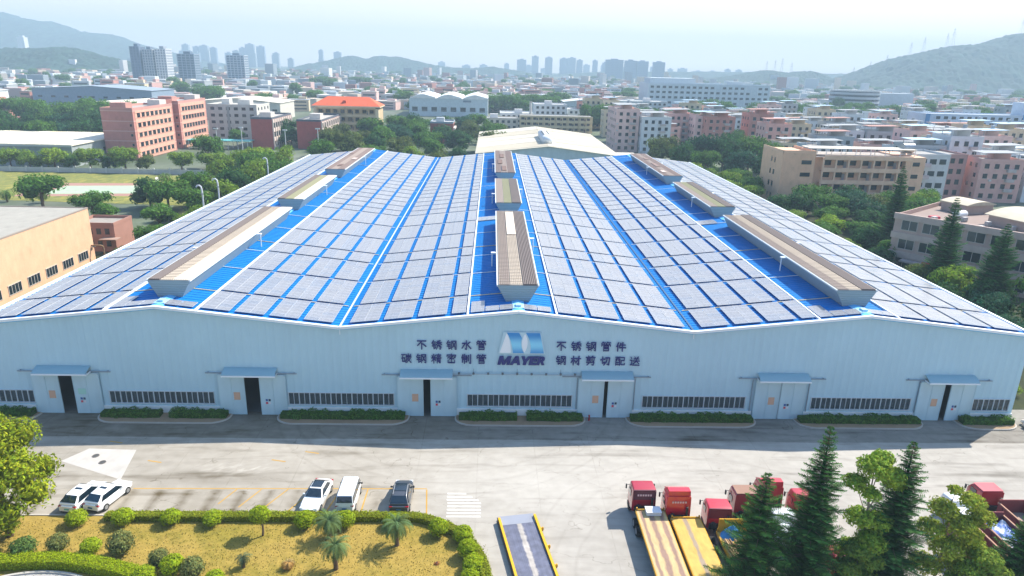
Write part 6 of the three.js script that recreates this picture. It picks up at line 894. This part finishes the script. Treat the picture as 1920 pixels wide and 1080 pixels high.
// smaller houses farther out: two sizes of plain block with a roof shed
{
  const far = []; for (const c of Object.keys(HC)) { const t = new THREE.Group(); t.name = 'distant_house'; part('wall', box(11, 11, 11, 0, 5.5, 0), wallPaint(HC[c]), t); part('roof', box(11.4, 0.5, 11.4, 0, 11.2, 0), wallPaint(pick([0xb9bdc0, 0xd6d9da, 0x9b8f88, 0xcfc6ba])), t); for (let f = 0; f < 3; f++) part('window_row', box(8.6, 1.2, 0.1, 0, 2.4 + f * 3.3, 5.53), glassTones[f], t); part('roof_hut', box(4, 2.4, 4, 2, 12.6, -2), wallPaint(HC[c]), t); far.push([c, t]); }
  let n = 0; const zones = [['behind the dark wood on the left', -430, -130, -640, -390, 46], ['in the middle distance behind the orange-roofed block', -120, 60, -900, -610, 48], ['left of the tower blocks on the left', -640, -330, -900, -560, 44], ['before the hazy hills on the right', 270, 620, -820, -440, 52], ['in the hazy strip before the far tower blocks', 60, 380, -1050, -760, 50]];
  for (const [where, x0, x1, z0, z1, cnt] of zones) for (let i = 0; i < cnt; i++) {
    const x = rr(x0, x1), z = rr(z0, z1); if (blocked(x, z) || (x > -70 && x < 5 && z > -610) || (x > -360 && x < -190 && z > -610 && z < -420) || (x > 320 && x < 440 && z < -690)) continue;
    const [c, t] = pick(far), o = t.clone(); o.name = numbered('distant_house'); o.position.set(x, 0, z); o.rotation.y = rr(-0.3, 0.3); o.scale.set(rr(0.8, 1.9), rr(0.55, 1.25), rr(0.8, 1.5)); o.userData = { label: `small ${c} house among the roofs ${where}`, category: 'house', group: `distant ${c} houses ${where}` }; scene.add(o); n++;
  }
  // what cannot be counted any more: the roofs out to the hills
  const g = box(1, 1, 1, 0, 0.5, 0), N = 3600, im = new THREE.InstancedMesh(g, new THREE.MeshStandardMaterial({ roughness: 0.9 }), N), m4 = new THREE.Matrix4(), col = new THREE.Color(), q = new THREE.Quaternion(), pal = [0xd9dcde, 0xc6a8a2, 0xb9b4ae, 0xe3e1dc, 0x9fa8ae, 0xa8766c, 0xd8c6b0, 0x8d9aa4, 0xc9d3d8];
  for (let i = 0; i < N; i++) { const z = -620 - 1500 * Math.pow(rnd(), 1.3), x = rr(-0.82, 0.86) * -z + 0, w = rr(7, 20), h = rnd() < 0.05 && z < -1200 ? rr(18, 30) : rr(4, z > -900 ? 9 : 13); q.setFromAxisAngle(V(0, 1, 0), rr(-0.5, 0.5)); m4.compose(V(x, -1, z), q, V(w, h + 1, rr(8, 18))); if (x > 140 && x < 300 && z > -760) m4.compose(V(300 + rr(0, 30), -1, -900), q, V(w, 6, 10)); im.setMatrixAt(i, m4); im.setColorAt(i, col.set(pick(pal)).multiplyScalar(rr(0.75, 1))); }
  im.name = 'distant_roofs'; im.userData = { kind: 'stuff', label: 'hazy mass of town roofs out to the hills', category: 'town' }; scene.add(im);
  // thin bright roof sheets on top of many of them
  const cg = kinds.mid[0].cg, N2 = 900, it = new THREE.InstancedMesh(cg, leafMat, N2); for (let i = 0; i < N2; i++) { let x, z, r; if (i < 330) { const a = pick([[-45, 60, -660, -600], [-40, 50, -640, -590], [60, 130, -470, -455], [270, 420, -640, -560], [330, 560, -560, -470], [-330, -170, -420, -385], [-520, -330, -470, -400], [170, 250, -560, -535]]); x = rr(a[0], a[1]); z = rr(a[2], a[3]); r = rr(6, 10); } else { z = -560 - 1700 * rnd(); x = rr(-0.82, 0.86) * -z; r = rr(6, 13); } q.setFromAxisAngle(V(0, 1, 0), rr(0, 6)); m4.compose(V(x, -1, z), q, V(r, rr(6, 10.5), r)); it.setMatrixAt(i, m4); }
  it.name = 'distant_trees'; it.userData = { kind: 'stuff', label: 'distant tree crowns scattered through the hazy town', category: 'trees' }; scene.add(it);
}
// ---------------------------------------------------------------- towers
{
  const tower = (name, label, x, z, w, d, h, c, fl, cols, group, split) => {
    const t = thing(name, label, 'tower block', x, 0, z, 0, group); part('wall', metric(box(w, h, d, 0, h / 2, 0)), wallPaint(c), t);
    if (fl) { const fh = h / fl; for (let f = 0; f < fl; f++) part('floor_band', box(w + 0.5, fh * 0.28, d + 0.5, 0, (f + 0.9) * fh, 0), wallPaint(split ?? 0xc9cfd4), t); for (let k = 0; k <= cols; k++) part('pier', box(0.8, h, 0.6, -w / 2 + k * w / cols, h / 2, d / 2 + 0.4), wallPaint(split ?? 0xc9cfd4), t); }
    part('roof_plant', metric(box(w * 0.4, 3.2, d * 0.5, 0, h + 1.6, 0)), wallPaint(c), t);
  };
  const G1 = 'grey tower blocks on the left';
  tower('tower_block', 'slim dark blue-grey tower, leftmost of the tower cluster', -438, -915, 11, 16, 49, 0x5d7088, 15, 3, G1, 0x6d7f96); tower('tower_block', 'striped grey tower, second of the cluster', -424.5, -918, 12, 16, 46, 0x66768a, 15, 4, G1, 0xaab4bc); tower('tower_block', 'pale striped tower, right end of the cluster', -410, -922, 13, 18, 47, 0x8d98a4, 15, 4, G1, 0xd6dadc);
  tower('tower_block', 'lone dark banded tower right of the cluster', -410, -995, 22, 18, 42, 0x55687c, 13, 4, G1, 0x8fa0b0); tower('tower_block', 'lone two-tone banded tower farther right', -371, -1070, 25, 18, 42, 0x64788e, 13, 5, G1, 0xb9c4cc);
  tower('tower_podium', 'white flat podium below the tower cluster', -412, -880, 46, 20, 12, 0xcfd4d4, 0, 0, G1);
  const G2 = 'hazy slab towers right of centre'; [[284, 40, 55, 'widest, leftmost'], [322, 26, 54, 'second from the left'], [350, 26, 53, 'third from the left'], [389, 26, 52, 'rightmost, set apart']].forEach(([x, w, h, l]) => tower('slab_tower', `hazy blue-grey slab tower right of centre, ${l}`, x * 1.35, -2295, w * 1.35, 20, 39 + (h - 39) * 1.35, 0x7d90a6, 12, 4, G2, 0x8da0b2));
  // far skyline, uncounted in the haze
  const sky = []; const add = (x, z, w, h) => sky.push([x, z, w, h]); for (let i = 0; i < 15; i++) add(-1120 + i * 44 + rr(-6, 6), -2450 + rr(-140, 140), rr(10, 24), 36 + 40 * Math.abs(Math.sin(i * 1.7)) * rr(0.5, 1)); for (const [x, w, h] of [[-1015, 22, 76], [-980, 20, 70], [-955, 26, 74], [-925, 20, 68], [-805, 28, 82], [-770, 26, 76], [-830, 18, 70]]) add(x, -2450, w, h); for (const [x, w, h] of [[95, 30, 55], [140, 22, 66], [185, 24, 64], [235, 26, 62], [262, 26, 64], [288, 20, 58], [340, 16, 58], [372, 14, 52], [404, 20, 48], [450, 30, 40]]) add(x, -2420, w, h); for (let i = 0; i < 12; i++) add(-430 + i * 80 + rr(-15, 15), -2900, rr(16, 34), rr(26, 46)); for (let i = 0; i < 8; i++) add(560 + i * 55 + rr(-8, 8), -2750, rr(16, 36), rr(30, 44));
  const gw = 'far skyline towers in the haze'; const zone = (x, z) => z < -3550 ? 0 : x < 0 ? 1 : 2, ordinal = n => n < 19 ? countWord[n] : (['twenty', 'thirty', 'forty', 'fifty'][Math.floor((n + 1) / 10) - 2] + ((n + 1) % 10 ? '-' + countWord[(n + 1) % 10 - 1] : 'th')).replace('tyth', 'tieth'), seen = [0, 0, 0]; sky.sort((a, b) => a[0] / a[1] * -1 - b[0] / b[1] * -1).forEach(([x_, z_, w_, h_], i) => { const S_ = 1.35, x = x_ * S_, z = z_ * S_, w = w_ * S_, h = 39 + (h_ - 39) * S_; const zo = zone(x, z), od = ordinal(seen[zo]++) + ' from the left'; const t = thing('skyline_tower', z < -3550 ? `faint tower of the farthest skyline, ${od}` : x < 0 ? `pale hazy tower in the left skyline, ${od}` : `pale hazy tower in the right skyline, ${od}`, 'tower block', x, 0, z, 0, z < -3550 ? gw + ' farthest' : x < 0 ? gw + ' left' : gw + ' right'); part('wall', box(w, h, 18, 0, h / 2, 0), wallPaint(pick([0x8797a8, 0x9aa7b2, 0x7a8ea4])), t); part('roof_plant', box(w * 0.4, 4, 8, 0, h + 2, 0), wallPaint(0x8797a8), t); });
  const hl = thing('hillside_tower', 'white tower standing before the left mountain', 'tower block', -1478, 0, -2350); part('wall', box(22, 84, 20, 0, 42, 0), wallPaint(0xe0e2e4), hl); part('roof_plant', box(12, 5, 10, 0, 86, 0), wallPaint(0xd0d4d8), hl);
  // pylons on the right ridges
  const py = (x, y, z, h, l) => { const t = thing('pylon', l, 'pylon', x, y, z, 0, 'lattice pylons on the ridges'); h *= 0.85; const L = []; for (const [a, b] of [[-1, -1], [1, -1], [1, 1], [-1, 1]]) L.push(limb([V(a * h * 0.09, 0, b * h * 0.09), V(a * h * 0.05, h * 0.5, b * h * 0.05), V(a * 0.4, h, b * 0.4)], 0.22, 0.16, 4)); part('leg_frame', mg(L), paint(0x7d8890, 0.6), t); for (let k = 0; k < 3; k++) part('cross_arm', box(h * (0.28 - k * 0.06), 0.35, 0.35, 0, h * (0.66 + k * 0.13), 0), paint(0x7d8890, 0.6), t); };
  [[905, 24, 34, 'lowest on the slope of'], [945, 42, 30, 'second lowest on the slope of'], [985, 58, 30, 'third on the slope of'], [1040, 82, 38, 'left of the summit shoulder of'], [1072, 90, 44, 'fourth on the slope of'], [1128, 102, 42, 'left of the pair on the shoulder of'], [1142, 106, 52, 'right of the pair on the shoulder of'], [1310, 138, 50, 'rightmost near the top of']].forEach(([x, y, h, l]) => py(x, y, -1800, h, `lattice pylon ${l} the right mountain`)); [[778, 36, 34, 'leftmost'], [802, 34, 40, 'second'], [822, 34, 46, 'third'], [850, 32, 36, 'rightmost']].forEach(([x, y, h, l]) => py(x, y, -2050, h, `lattice pylon, ${l} of four on the low hill right of centre`));
}
renderer.render(scene, camera);
